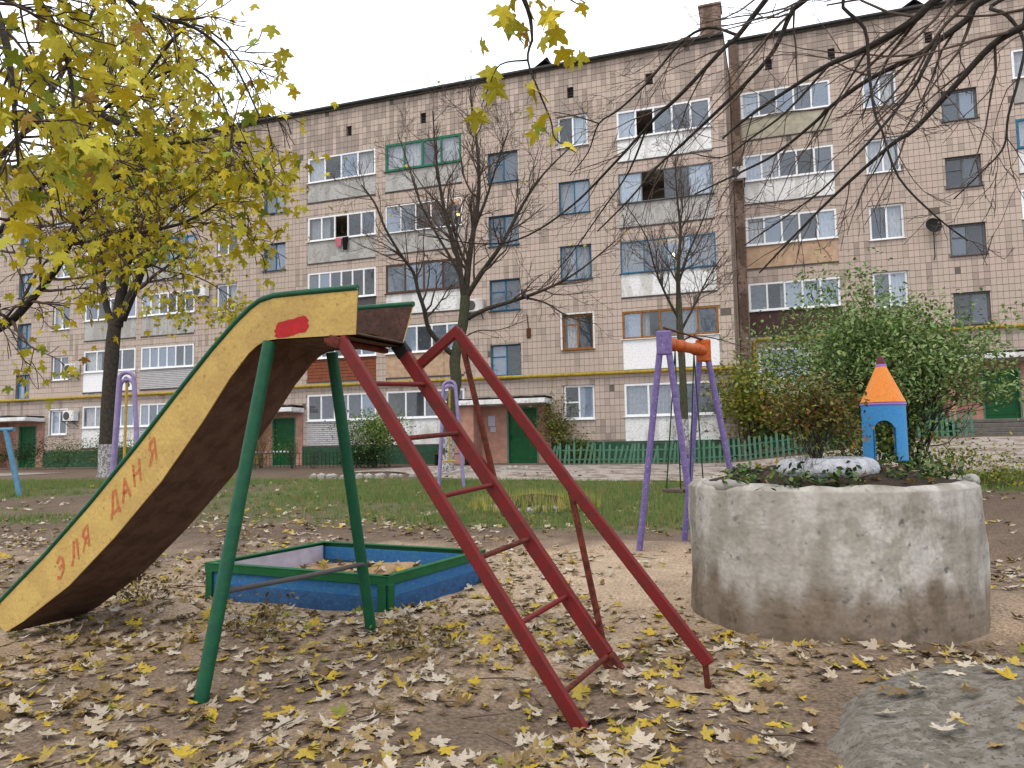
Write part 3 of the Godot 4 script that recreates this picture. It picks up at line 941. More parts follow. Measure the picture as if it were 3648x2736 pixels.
	for q in [[0, -23.6, 15.86], [0, -9.0, 15.86], [1, 5.9, 17.5]]:
		var vt := MB.new()
		var zz: float = (-SET_BACK if q[0] == 1 else 0.0) - 0.7
		vt.box(Vector3(q[1], Y(q[2]) + 0.22, zz), Vector3(0.5, 0.44, 0.5), Basis.IDENTITY, 0.02)
		vt.box(Vector3(q[1] - 0.1, Y(q[2]) + 0.52, zz), Vector3(0.75, 0.05, 0.62), Basis(Vector3(0, 0, 1), 0.55), 0.01)
		vt.box(Vector3(q[1] + 0.26, Y(q[2]) + 0.50, zz), Vector3(0.5, 0.05, 0.62), Basis(Vector3(0, 0, 1), -0.75), 0.01)
		put("roof_vent", vt, M.dark, b)
	gas_pipe(b)
	# stained rainwater spout between the stair windows
	var dr := MB.new()
	dr.box(Vector3(-9.72, Y(4.6), 0.05), Vector3(0.18, 0.42, 0.07), Basis.IDENTITY, 0.02)
	dr.rod(Vector3(-9.72, Y(4.8), 0.05), Vector3(-9.78, Y(5.4), 0.06), 0.02, 6)
	put("cable_box", dr, M.rusty, b)

func facade_point(u: float, v: float, w: float) -> Vector3:
	return FACADE + Basis(Vector3.UP, FACADE_TURN) * Vector3(u, Y(v), w)

func air_conditioner(u: float, v: float, w: float, label: String) -> void:
	var t := thing("air_conditioner", label, "air conditioner", facade_point(u, v, w), FACADE_TURN, "air conditioners on the facade")
	var mb := MB.new()
	mb.box(Vector3(0, 0.28, 0.22), Vector3(0.78, 0.54, 0.30), Basis.IDENTITY, 0.02)
	put("housing", mb, M.white_dull, t)
	var g := MB.new()
	g.lathe(Vector3.ZERO, [Vector2(0.0, 0.0), Vector2(0.2, 0.0), Vector2(0.21, 0.012), Vector2(0.18, 0.018), Vector2(0.05, 0.012), Vector2(0.0, 0.012)], 20)
	var o := put("fan_grille", g, M.darkp, t)
	o.rotation.x = PI / 2
	o.position = Vector3(-0.12, 0.28, 0.372)
	var k := MB.new()
	for s in [-0.3, 0.3]:
		k.bar(Vector3(s, 0.0, 0.0), Vector3(s, 0.0, 0.42), 0.04, 0.03)
		k.bar(Vector3(s, -0.28, 0.01), Vector3(s, -0.01, 0.38), 0.03, 0.02)
	put("bracket", k, M.dark, t)

func build_facade_things() -> void:
	air_conditioner(-12.05, 5.62, 0.0, "white air conditioner behind the bare tree, left of a blue stair window")
	air_conditioner(-1.30, 11.10, -SET_BACK + 0.30, "grubby air conditioner high in the corner where the building steps back")
	air_conditioner(-34.75, 4.02, 0.0, "air conditioner on the second floor at the far left")
	air_conditioner(-34.75, 1.58, 0.0, "lowest air conditioner, on the ground floor at the far left")
	air_conditioner(-26.5, 7.45, 0.0, "air conditioner beside a white window under the yellow maple leaves")
	# satellite dish on a wall arm
	var t := thing("satellite_dish", "dark round satellite dish on the wall above the green bush", "satellite dish", facade_point(6.07, 7.6, -SET_BACK), FACADE_TURN)
	var ar := MB.new()
	ar.tube(PackedVector3Array([Vector3(0, -0.55, 0.02), Vector3(0, -0.5, 0.22), Vector3(0, 0.55, 0.25)]), PackedFloat32Array([0.02, 0.02, 0.02]), 8)
	put("arm", ar, M.dark, t)
	var ds := MB.new()
	ds.lathe(Vector3.ZERO, [Vector2(0.0, -0.07), Vector2(0.12, -0.05), Vector2(0.22, -0.015), Vector2(0.30, 0.03), Vector2(0.31, 0.03), Vector2(0.30, 0.02), Vector2(0.22, -0.03), Vector2(0.0, -0.085)], 28)
	var d := put("dish", ds, M.dark, t)
	d.rotation = Vector3(PI / 2 - 0.2, 0.25, 0)
	d.position = Vector3(0, 0.75, 0.32)
	var lnb := MB.new()
	lnb.rod(Vector3(0.0, 0.48, 0.42), Vector3(0.1, 0.72, 0.72), 0.012, 6)
	lnb.box(Vector3(0.1, 0.74, 0.72), Vector3(0.06, 0.06, 0.08), Basis.IDENTITY, 0.01)
	put("receiver", lnb, M.metal, t)
	# washing over a balcony sill
	for q in [[-18.78, 0.34, 0.42, M.pinkcloth, "pink cloth hung over a balcony sill", "pink_cloth"], [-18.42, 0.30, 0.62, M.blackcloth, "black garment hung over a balcony sill next to a pink cloth", "black_garment"]]:
		var mb := MB.new()
		var g := []
		for j in 10:
			var row := []
			for i in 9:
				var x: float = (i / 8.0 - 0.5) * q[1] * (1.0 - 0.03 * j)
				var y: float = 0.02 - maxf(0.0, j - 2) / 7.0 * q[2]
				var zz := 0.05 + 0.10 * minf(j, 2.0) / 2.0 + 0.02 * sin(i * 2.1 + j * 0.3)
				row.append(Vector3(x, y, zz))
			g.append(row)
		mb.sheet(g, [], Vector3(0, 0, 1))
		var o := put(q[5], mb, q[3], self)
		o.position = facade_point(q[0], 9.58, 0.0)
		o.rotation.y = FACADE_TURN
		tag(o, q[4], "laundry", "washing on the balcony")
	# two lit lamps seen through balcony glass
	for q in [[-13.1, 10.2, Color(1.0, 0.72, 0.42), "small lit lamp glowing orange behind balcony glass beside the bare tree"], [-3.75, 7.45, Color(1.0, 0.86, 0.5), "small lit yellow lamp behind the blue-framed balcony glass"]]:
		var t2 := thing("lamp", q[3], "lamp", facade_point(q[0], q[1], -0.55))
		var sm := SphereMesh.new()
		sm.radius = 0.07
		sm.height = 0.14
		var em := StandardMaterial3D.new()
		em.albedo_color = q[2]
		em.emission_enabled = true
		em.emission = q[2]
		em.emission_energy_multiplier = 4.0
		sm.material = em
		putm("bulb", sm, t2)
		var cd := MB.new()
		cd.rod(Vector3(0, 0.06, 0), Vector3(0, 0.72, 0), 0.006, 6)
		put("cord", cd, M.dark, t2)
		var li := OmniLight3D.new()
		li.light_color = q[2]
		li.light_energy = 0.5
		li.light_size = 0.06
		li.omni_range = 6.0
		li.shadow_enabled = true
		t2.add_child(li)
		li.position = Vector3(0, 0, 0.1)
	# notices on the porch wall
	for q in [[-11.42, 0.98, 0.30, 0.42, "larger paper notice pasted on the pink porch wall"], [-11.36, 0.62, 0.24, 0.20, "small bluish paper notice under the larger one on the porch wall"]]:
		var mb := MB.new()
		mb.box(Vector3.ZERO, Vector3(q[2], q[3], 0.004))
		for k in 5:
			mb.box(Vector3(0.0, q[3] * (0.32 - 0.15 * k), 0.003), Vector3(q[2] * 0.7, 0.006, 0.003))
		var o := put("notice", mb, M.paper, self)
		o.position = facade_point(q[0], q[1], 0.082)
		o.rotation.y = FACADE_TURN
		tag(o, q[4], "notice", "notices by the door")
	# picket fence along the garden strip, leaning pickets
	var ft := thing("picket_fence", "faded green wooden picket fence with leaning pickets along the garden strip", "fence", out(-3.0, 2.6), FACADE_TURN)
	var base := ft.position
	var inv := Basis(Vector3.UP, -FACADE_TURN)
	var pk := []
	for s in 4:
		var mb := MB.new()
		var hh := 0.66 + 0.05 * s
		mb.box(Vector3(0, hh * 0.5, 0), Vector3(0.085, hh, 0.022), Basis.IDENTITY, 0.004)
		mb.tri(Vector3(-0.042, hh, 0.011), Vector3(0.042, hh, 0.011), Vector3(0, hh + 0.07, 0.011), Vector3(0, 0, 1))
		mb.tri(Vector3(-0.042, hh, -0.011), Vector3(0.042, hh, -0.011), Vector3(0, hh + 0.07, -0.011), Vector3(0, 0, -1))
		mb.quad(Vector3(-0.042, hh, -0.011), Vector3(-0.042, hh, 0.011), Vector3(0, hh + 0.07, 0.011), Vector3(0, hh + 0.07, -0.011), Vector3(-1, 0.5, 0).normalized())
		mb.quad(Vector3(0.042, hh, -0.011), Vector3(0.042, hh, 0.011), Vector3(0, hh + 0.07, 0.011), Vector3(0, hh + 0.07, -0.011), Vector3(1, 0.5, 0).normalized())
		pk.append(mb.mesh(M.picket))
	var u := -8.3
	while u < 6.0:
		var w := 2.6 if u < -1.2 else lerpf(2.6, 1.2, smoothstep(-1.2, 4.0, u))
		var p := inv * (out(u, w) - base)
		var o := MeshInstance3D.new()
		o.name = "picket"
		o.mesh = pk[rng.randi() % 4]
		ft.add_child(o, true)
		o.position = p - Vector3(0, 0.03, 0)
		o.rotation = Vector3(rng.randf_range(-0.06, 0.06), rng.randf_range(-0.1, 0.1), rng.randf_range(-0.30, 0.02) if u < -3.5 else rng.randf_range(-0.03, 0.05))
		u += rng.randf_range(0.155, 0.20)
	for h in [0.18, 0.52]:
		var k := 0
		while k < 8:
			var ua := -8.4 + 1.8 * k
			var ub := ua + 1.8
			var wa := 2.6 if ua < -1.2 else lerpf(2.6, 1.2, smoothstep(-1.2, 4.0, ua))
			var wb := 2.6 if ub < -1.2 else lerpf(2.6, 1.2, smoothstep(-1.2, 4.0, ub))
			var mb := MB.new()
			mb.bar(inv * (out(ua, wa) - base) + Vector3(0, h, -0.03), inv * (out(ub, wb) - base) + Vector3(0, h, -0.03), 0.03, 0.05)
			put("rail", mb, M.picket, ft)
			k += 1
	# low wire garden fence with white caps by the left entrance
	var gt := thing("garden_fence", "low dark green wire garden fence topped with white caps before the brick balcony", "fence", out(-18.0, 3.2), FACADE_TURN)
	for k in 40:
		var uu := -3.6 + k * 0.18
		var p := inv * (out(-18.0 + uu, 3.2) - gt.position)
		var mb := MB.new()
		mb.rod(p, p + Vector3(0, 0.62, 0), 0.012, 6)
		put("post", mb, M.wire, gt)
		if k < 14:
			var cp := SphereMesh.new()
			cp.radius = 0.05
			cp.height = 0.09
			cp.radial_segments = 10
			cp.rings = 6
			cp.material = M.white_dull
			var c := putm("cap", cp, gt)
			c.position = p + Vector3(0, 0.64, 0)
	for h in [0.15, 0.38, 0.58]:
		var mb := MB.new()
		var pts := PackedVector3Array()
		var rr := PackedFloat32Array()
		for k in 21:
			var q := inv * (out(-21.6 + k * 0.351, 3.2) - gt.position)
			pts.append(q + Vector3(0, h, 0))
			rr.append(0.008)
		mb.tube(pts, rr, 5)
		put("wire", mb, M.wire, gt)
	# bench beside the porch
	var bp := out(-12.4, 2.0)
	var bt := thing("bench", "low dark wooden bench beside the pink porch wall", "bench", bp, FACADE_TURN)
	for k in 3:
		var mb := MB.new()
		mb.box(Vector3(0, 0.46, -0.14 + 0.14 * k), Vector3(1.7, 0.04, 0.12), Basis.IDENTITY, 0.006)
		put("slat", mb, M.rusty, bt)
	for s in [-0.65, 0.65]:
		var mb := MB.new()
		mb.box(Vector3(s, 0.2, 0), Vector3(0.08, 0.46, 0.34), Basis.IDENTITY, 0.01)
		put("leg", mb, M.dark, bt)
	# pale stones edging the flower bed
	var st := 0
	for k in 34:
		var f := k / 33.0
		var p := Vector3(lerpf(-5.6, 0.35, f), 0, lerpf(-21.4, -24.4, smoothstep(0.35, 1.0, f)))
		p += Vector3(rng.randf_range(-0.12, 0.12), 0, rng.randf_range(-0.25, 0.25))
		p.y = hgt(p.x, p.z)
		var mb := MB.new()
		var s := rng.randf_range(0.09, 0.17)
		rock(mb, s, rng)
		var o := put("edging_stone", mb, M.stone, self)
		o.position = p + Vector3(0, s * 0.25, 0)
		o.rotation.y = rng.randf() * TAU
		tag(o, "pale rough edging stone in the row before the flower bed", "stone", "stones edging the flower bed")

func rock(mb: MB, s: float, r: RandomNumberGenerator) -> void:
	var pts := []
	var n := 7
	for j in 4:
		var row := []
		var th := PI * j / 3.0
		for i in n + 1:
			if i == n:
				row.append(row[0])
				continue
			var a := TAU * i / n
			var q := s * r.randf_range(0.75, 1.15)
			if j == 0 or j == 3:
				row.append(Vector3(0, s * 0.75 * cos(th), 0))
			else:
				row.append(Vector3(cos(a) * sin(th), cos(th) * 0.8 + r.randf_range(-0.1, 0.1), sin(a) * sin(th)) * q)
		pts.append(row)
	for j in 3:
		for i in n:
			var a: Vector3 = pts[j][i]
			var b: Vector3 = pts[j][i + 1]
			var c: Vector3 = pts[j + 1][i + 1]
			var d: Vector3 = pts[j + 1][i]
			var m := (a + b + c + d) * 0.25
			if j > 0: mb.tri(a, b, c, m.normalized())
			if j < 2: mb.tri(a, c, d, m.normalized())

# ---------------------------------------------------------------- playground
const SLIDE_TOP := [[1.20, 2.035], [1.58, 2.045], [1.77, 2.047], [1.87, 2.03], [1.94, 1.995], [2.05, 1.92], [2.23, 1.775], [2.45, 1.58], [2.83, 1.232], [3.23, 0.884], [3.66, 0.537], [4.10, 0.215], [4.22, 0.14]]
const SLIDE_LOW := [[1.28, 1.795], [1.58, 1.80], [1.74, 1.805], [1.83, 1.80], [1.89, 1.775], [1.95, 1.735], [2.09, 1.60], [2.29, 1.364], [2.62, 1.015], [3.01, 0.674], [3.42, 0.356], [3.86, 0.10], [4.04, 0.015]]

func slide_panel(z: float, th: float) -> MB:
	var mb := MB.new()
	var SL := SLIDE_LOW.duplicate(true)
	if z < 0.0: SL[0] = [1.215, 1.79]
	for i in SLIDE_TOP.size() - 1:
		var a := Vector2(SLIDE_TOP[i][0], SLIDE_TOP[i][1])
		var b := Vector2(SLIDE_TOP[i + 1][0], SLIDE_TOP[i + 1][1])
		var c := Vector2(SL[i + 1][0], SL[i + 1][1])
		var d := Vector2(SL[i][0], SL[i][1])
		for s in [-0.5, 0.5]:
			var zz: float = z + th * s
			mb.quad(Vector3(a.x, a.y, zz), Vector3(b.x, b.y, zz), Vector3(c.x, c.y, zz), Vector3(d.x, d.y, zz), Vector3(0, 0, signf(s)))
		var up := (a - d).normalized()
		mb.quad(Vector3(a.x, a.y, z - th / 2), Vector3(b.x, b.y, z - th / 2), Vector3(b.x, b.y, z + th / 2), Vector3(a.x, a.y, z + th / 2), Vector3(up.x, up.y, 0))
		mb.quad(Vector3(d.x, d.y, z - th / 2), Vector3(c.x, c.y, z - th / 2), Vector3(c.x, c.y, z + th / 2), Vector3(d.x, d.y, z + th / 2), Vector3(-up.x, -up.y, 0))
	for e in [0, SLIDE_TOP.size() - 1]:
		var a := Vector2(SLIDE_TOP[e][0], SLIDE_TOP[e][1])
		var d := Vector2(SL[e][0], SL[e][1])
		mb.quad(Vector3(a.x, a.y, z - th / 2), Vector3(a.x, a.y, z + th / 2), Vector3(d.x, d.y, z + th / 2), Vector3(d.x, d.y, z - th / 2), Vector3(-1 if e == 0 else 1, 0, 0))
	return mb

# a painted stroke: a ragged flat ribbon on the slide's near panel (letter plane: p along, q up)
func stroke(mb: MB, pts: Array, o: Vector2, ex: Vector2, ey: Vector2, size: float, z: float, w: float) -> void:
	for i in pts.size() - 1:
		var a: Vector2 = o + (ex * pts[i][0] + ey * pts[i][1]) * size
		var b: Vector2 = o + (ex * pts[i + 1][0] + ey * pts[i + 1][1]) * size
		var d := (b - a).normalized()
		var nn := Vector2(-d.y, d.x)
		a -= d * w * 0.3
		b += d * w * 0.3
		var wa := w * rng.randf_range(0.35, 0.65)
		var wb := w * rng.randf_range(0.35, 0.65)
		var zz := z - 0.0002 * i
		mb.quad(Vector3(a.x - nn.x * wa, a.y - nn.y * wa, zz), Vector3(a.x + nn.x * wa, a.y + nn.y * wa, zz), Vector3(b.x + nn.x * wb, b.y + nn.y * wb, zz), Vector3(b.x - nn.x * wb, b.y - nn.y * wb, zz), Vector3(0, 0, -1))

const GLYPHS := {
	"Э": [[[0.05, 0.85], [0.3, 1.0], [0.55, 0.8], [0.6, 0.5], [0.5, 0.2], [0.25, 0.0], [0.0, 0.12]], [[0.2, 0.5], [0.58, 0.5]]],
	"Л": [[[0.0, 0.0], [0.2, 0.3], [0.3, 1.0], [0.6, 0.95], [0.62, 0.0]]],
	"Я": [[[0.55, 0.0], [0.55, 1.0], [0.2, 0.95], [0.1, 0.7], [0.25, 0.5], [0.55, 0.5]], [[0.35, 0.48], [0.0, 0.0]]],
	"Д": [[[0.0, -0.15], [0.05, 0.05], [0.7, 0.05], [0.72, -0.15]], [[0.12, 0.05], [0.3, 1.0], [0.58, 0.95], [0.6, 0.05]]],
	"А": [[[0.0, 0.0], [0.3, 1.0], [0.62, 0.0]], [[0.12, 0.38], [0.5, 0.38]]],
	"Н": [[[0.0, 0.0], [0.02, 1.0]], [[0.0, 0.5], [0.5, 0.52]], [[0.5, 0.0], [0.52, 1.0]]],
}

func build_slide() -> void:
	var at := Vector3(0.398, 0, -3.729)
	var t := thing("slide", "metal slide with yellow side, green legs and a red ladder", "slide", at, deg_to_rad(155.2))
	var hz := 0.275
	for s in [-1.0, 1.0]:
		var pn := put("side_panel", slide_panel(s * hz, 0.01), M.yellow, t)
		put("lining", slide_panel(s * (hz - 0.0085), 0.004), M.primer, pn)
		var rim := MB.new()
		var pts := PackedVector3Array()
		var rr := PackedFloat32Array()
		for q in SLIDE_TOP:
			pts.append(Vector3(q[0], q[1] + 0.004, s * hz))
			rr.append(0.017)
		rim.tube(pts, rr, 10)
		put("rim", rim, M.green, pn)
		if s < 0:
			# red paint daub and hand-painted names
			var mb := MB.new()
			var zf := -hz - 0.0065
			var cen := Vector2(1.64, 1.862)
			var ring := []
			for k in 22:
				var a := TAU * k / 22.0
				var rx := 0.125 * (1.0 / maxf(absf(cos(a)), absf(sin(a)))) * 0.92 + rng.randf_range(-0.012, 0.012)
				ring.append(Vector3(cen.x + cos(a) * minf(rx, 0.15), cen.y + sin(a) * minf(rx, 0.15) * 0.40 - 0.12 * (cos(a) * 0.12), zf))
			for k in 22:
				mb.tri(Vector3(cen.x, cen.y, zf), ring[k], ring[(k + 1) % 22], Vector3(0, 0, -1))
			put("paint_daub", mb, M.redpaint, pn)
			var lt := MB.new()
			# baseline runs along the chute; letters lean back like handwriting
			var word := [["Э", 3.52, 0.385], ["Л", 3.39, 0.485], ["Я", 3.29, 0.575], ["Д", 3.04, 0.80], ["А", 2.94, 0.885], ["Н", 2.84, 0.985], ["Я", 2.715, 1.11]]
			for g in word:
				var ex := Vector2(-0.80, 0.60)
				var ey := Vector2(0.18, 1.0)
				for st in GLYPHS[g[0]]:
					stroke(lt, st, Vector2(g[1], g[2]), ex, ey, 0.122, zf, 0.019)
			put("painted_names", lt, M.letter, pn)
	# chute floor
	var fl := MB.new()
	for lay in [[0.006, 1.0], [-0.006, -1.0]]:
		for i in SLIDE_LOW.size() - 1:
			var a := Vector2(SLIDE_LOW[i][0], SLIDE_LOW[i][1] + lay[0])
			var b := Vector2(SLIDE_LOW[i + 1][0], SLIDE_LOW[i + 1][1] + lay[0])
			var d := (b - a).normalized()
			fl.quad(Vector3(a.x, a.y, -hz + 0.004), Vector3(b.x, b.y, -hz + 0.004), Vector3(b.x, b.y, hz - 0.004), Vector3(a.x, a.y, hz - 0.004), Vector3(-d.y, d.x, 0) * lay[1] * (1.0 if d.x > 0 else -1.0))
	put("chute", fl, M.under, t)
	var bm := MB.new()
	bm.box(Vector3(1.40, 1.772, 0), Vector3(0.04, 0.03, 0.56), Basis.IDENTITY, 0.004)
	put("cross_beam", bm, M.redrust, t)
	var pf := MB.new()
	pf.box(Vector3(1.37, 1.808, 0), Vector3(0.24, 0.008, 0.53), Basis.IDENTITY, 0.002)
	put("platform_board", pf, M.plank, t)
	# legs and their tie
	for s in [-1.0, 1.0]:
		var lg := MB.new()
		lg.rod(Vector3(1.82 - 0.03 * s, -0.12, s * 0.70), Vector3(1.80, 1.79, s * 0.275), 0.036, 16)
		put("leg", lg, M.green, t)
	var tie := MB.new()
	tie.tube(PackedVector3Array([Vector3(1.84, 0.47, -0.565), Vector3(1.80, 0.455, 0.0), Vector3(1.77, 0.45, 0.61)]), PackedFloat32Array([0.014, 0.014, 0.014]), 10)
	put("leg_tie", tie, M.darkp, t)
	# ladder
	var n0 := Vector3(-0.03, -0.08, -0.305)
	var n1 := Vector3(1.305, 1.775, -0.285)
	var f0 := Vector3(-0.07, -0.08, 0.305)
	var f1 := Vector3(1.305, 1.79, 0.285)
	var sv := MB.new()
	sv.bar(f1.lerp(f0, 0.03), f1.lerp(f0, -0.012), 0.056, 0.084, Vector3.UP, 0.006)
	put("joint_sleeve", sv, M.dark, t)
	var wb := MB.new()
	wb.box(Vector3(1.335, 1.755, -0.275), Vector3(0.085, 0.065, 0.07), Basis(Vector3(0, 0, 1), 0.3), 0.008)
	put("wooden_block", wb, M.redrust, t)
	var sn := MB.new()
	sn.bar(n0, n1, 0.036, 0.066, Vector3.UP, 0.006)
	put("stringer", sn, M.red, t)
	var sf := MB.new()
	sf.bar(f0.lerp(f1, 0.10), f1, 0.05, 0.078, Vector3.UP, 0.007)
	put("stringer", sf, M.red, t)
	var ff := MB.new()
	ff.bar(f0, f0.lerp(f1, 0.10), 0.052, 0.08, Vector3.UP, 0.007)
	put("rusted_foot", ff, M.redrust, t)
	for k in 6:
		var q := 0.085 + 0.155 * k
		var a := n0.lerp(n1, q)
		var b := f0.lerp(f1, q + 0.01)
		var r := MB.new()
		r.rod(a + Vector3(0, 0.01, 0), b + Vector3(0, 0.01, 0), 0.0135, 10)
		put("rung", r, M.redrust if k % 2 == 0 else M.red, t)
	# handrail on the far side with its two props and end post
	var hr := MB.new()
	var z := 0.325
	var apex := Vector3(0.94, 1.863, z)
	var kink := Vector3(0.245, 0.965, z)
	var tail := Vector3(-0.45, 0.11, z)
	hr.bar(apex, kink, 0.034, 0.062, Vector3.UP, 0.006)
	hr.bar(kink + Vector3(0.012, 0.014, 0.001), tail, 0.036, 0.062, Vector3.UP, 0.006)
	hr.bar(apex + Vector3(-0.02, 0.012, 0.001), Vector3(1.22, 1.66, z), 0.032, 0.06, Vector3.UP, 0.006)
	put("handrail", hr, M.red, t)
	for q in [[Vector3(0.905, 1.80, z - 0.004), Vector3(0.70, 0.99, z - 0.01)], [Vector3(0.255, 0.96, z - 0.004), Vector3(0.09, 0.17, z - 0.01)]]:
		var pr := MB.new()
		pr.bar(q[0], q[1], 0.022, 0.03, Vector3.UP, 0.003)
		put("prop", pr, M.redrust, t)
	var po := MB.new()
	po.rod(Vector3(-0.425, 0.15, z), Vector3(-0.45, -0.15, z), 0.015, 10)
	put("post", po, M.redrust, t)
	# leaves caught on the platform
	for q in [[Vector3(1.30, 1.823, 0.0), 0.3], [Vector3(1.42, 1.823, 0.12), 2.0]]:
		var o := putm("caught_leaf", leaf_meshes[2], self)
		o.transform = t.transform * Transform3D(Basis(Vector3.UP, q[1]).scaled(Vector3.ONE * 0.11), q[0])
		tag(o, ["yellow maple leaf lying on the slide's platform near the middle", "yellow maple leaf lying on the slide's platform at the far side"][0 if q[1] < 1.0 else 1], "leaf")
		o.material_override = yellow_leaf

var yellow_leaf: StandardMaterial3D
var leaf_meshes := []

func build_sandbox() -> void:
	var t := thing("sandbox", "low blue wooden sandbox with green trim under the slide", "sandbox", Vector3(-1.405, 0, -6.61), deg_to_rad(-26.7))
	var hx := 0.885
	var hz := 0.70
	var sides := [[Vector3(0, 0, hz), Vector3(1, 0, 0), hx], [Vector3(0, 0, -hz), Vector3(-1, 0, 0), hx], [Vector3(hx, 0, 0), Vector3(0, 0, -1), hz], [Vector3(-hx, 0, 0), Vector3(0, 0, 1), hz]]
	for i in 4:
		var c: Vector3 = sides[i][0]
		var d: Vector3 = sides[i][1]
		var l: float = sides[i][2]
		var nn := c.normalized()
		for k in 2:
			var mb := MB.new()
			mb.box(c + Vector3(0, 0.045 + 0.125 * k, 0) + nn * (-0.004 * k), Vector3(l * 2 - (0.05 if i < 2 else 0.0), 0.122 if k else 0.13, 0.025), Basis(d, Vector3.UP, d.cross(Vector3.UP)), 0.004)
			put("board", mb, M.boxblue if k else M.boxworn, t)
		# inner lining of the back-left side is whitewashed
		if i == 3:
			var mb := MB.new()
			mb.box(c - nn * 0.019 + Vector3(0, 0.12, 0), Vector3(l * 2 - 0.08, 0.25, 0.006), Basis(d, Vector3.UP, d.cross(Vector3.UP)), 0.0)
			put("inner_face", mb, M.lilac, t)
		var tr := MB.new()
		tr.box(c + nn * 0.022 + Vector3(0, 0.235, 0), Vector3(l * 2 + 0.06, 0.062, 0.02), Basis(d, Vector3.UP, d.cross(Vector3.UP)), 0.004)
		tr.box(c + nn * 0.004 + Vector3(0, 0.270, 0), Vector3(l * 2 + 0.07, 0.012, 0.06), Basis(d, Vector3.UP, d.cross(Vector3.UP)), 0.003)
		put("trim", tr, M.boxgreen, t)
	for q in [Vector3(hx, 0, hz), Vector3(-hx, 0, hz), Vector3(hx, 0, -hz), Vector3(-hx, 0, -hz)]:
		var mb := MB.new()
		var o := Vector3(signf(q.x), 0, signf(q.z))
		mb.box(q + Vector3(-0.02 * o.x, 0.08, 0.026 * o.z), Vector3(0.07, 0.26, 0.018), Basis.IDENTITY, 0.003)
		mb.box(q + Vector3(0.026 * o.x, 0.08, -0.02 * o.z), Vector3(0.018, 0.26, 0.07), Basis.IDENTITY, 0.003)
		put("corner_strip", mb, M.boxgreen, t)
	var sd := MB.new()
	var g := []
	for j in 25:
		var row := []
		for i in 31:
			var x := lerpf(-hx + 0.02, hx - 0.02, i / 30.0)
			var z := lerpf(-hz + 0.02, hz - 0.02, j / 24.0)
			var h := 0.08 + 0.12 * exp(-pow((x - 0.32) / 0.42, 2.0) - pow((z + 0.25) / 0.30, 2.0)) + 0.06 * exp(-pow((x + 0.42) / 0.26, 2.0) - pow((z + 0.30) / 0.25, 2.0))
			row.append(Vector3(x, h + bump.get_noise_2d(x * 160.0, z * 160.0) * 0.02, z))
		g.append(row)
	sd.sheet(g)
	var so := put("sand", sd, M.sand, t)
	# leaves blown into it
	var xf := []
	var cs := []
	for k in 150:
		var x := clampf(rng.randfn(-0.1, 0.42), -hx + 0.06, hx - 0.06)
		var z := clampf(rng.randfn(0.05, 0.3), -hz + 0.06, hz - 0.06)
		if x > 0.1 and z < -0.05 and rng.randf() < 0.8: continue
		var h := 0.092 + 0.12 * exp(-pow((x - 0.32) / 0.42, 2.0) - pow((z + 0.25) / 0.30, 2.0)) + 0.06 * exp(-pow((x + 0.42) / 0.26, 2.0) - pow((z + 0.30) / 0.25, 2.0))
		xf.append(leaf_pose(Vector3(x, h + 0.01, z), rng.randf_range(0.07, 0.11), 0.4))
		cs.append(fallen_colour())
	many("blown_leaves", leaf_meshes[0], xf, cs, t)

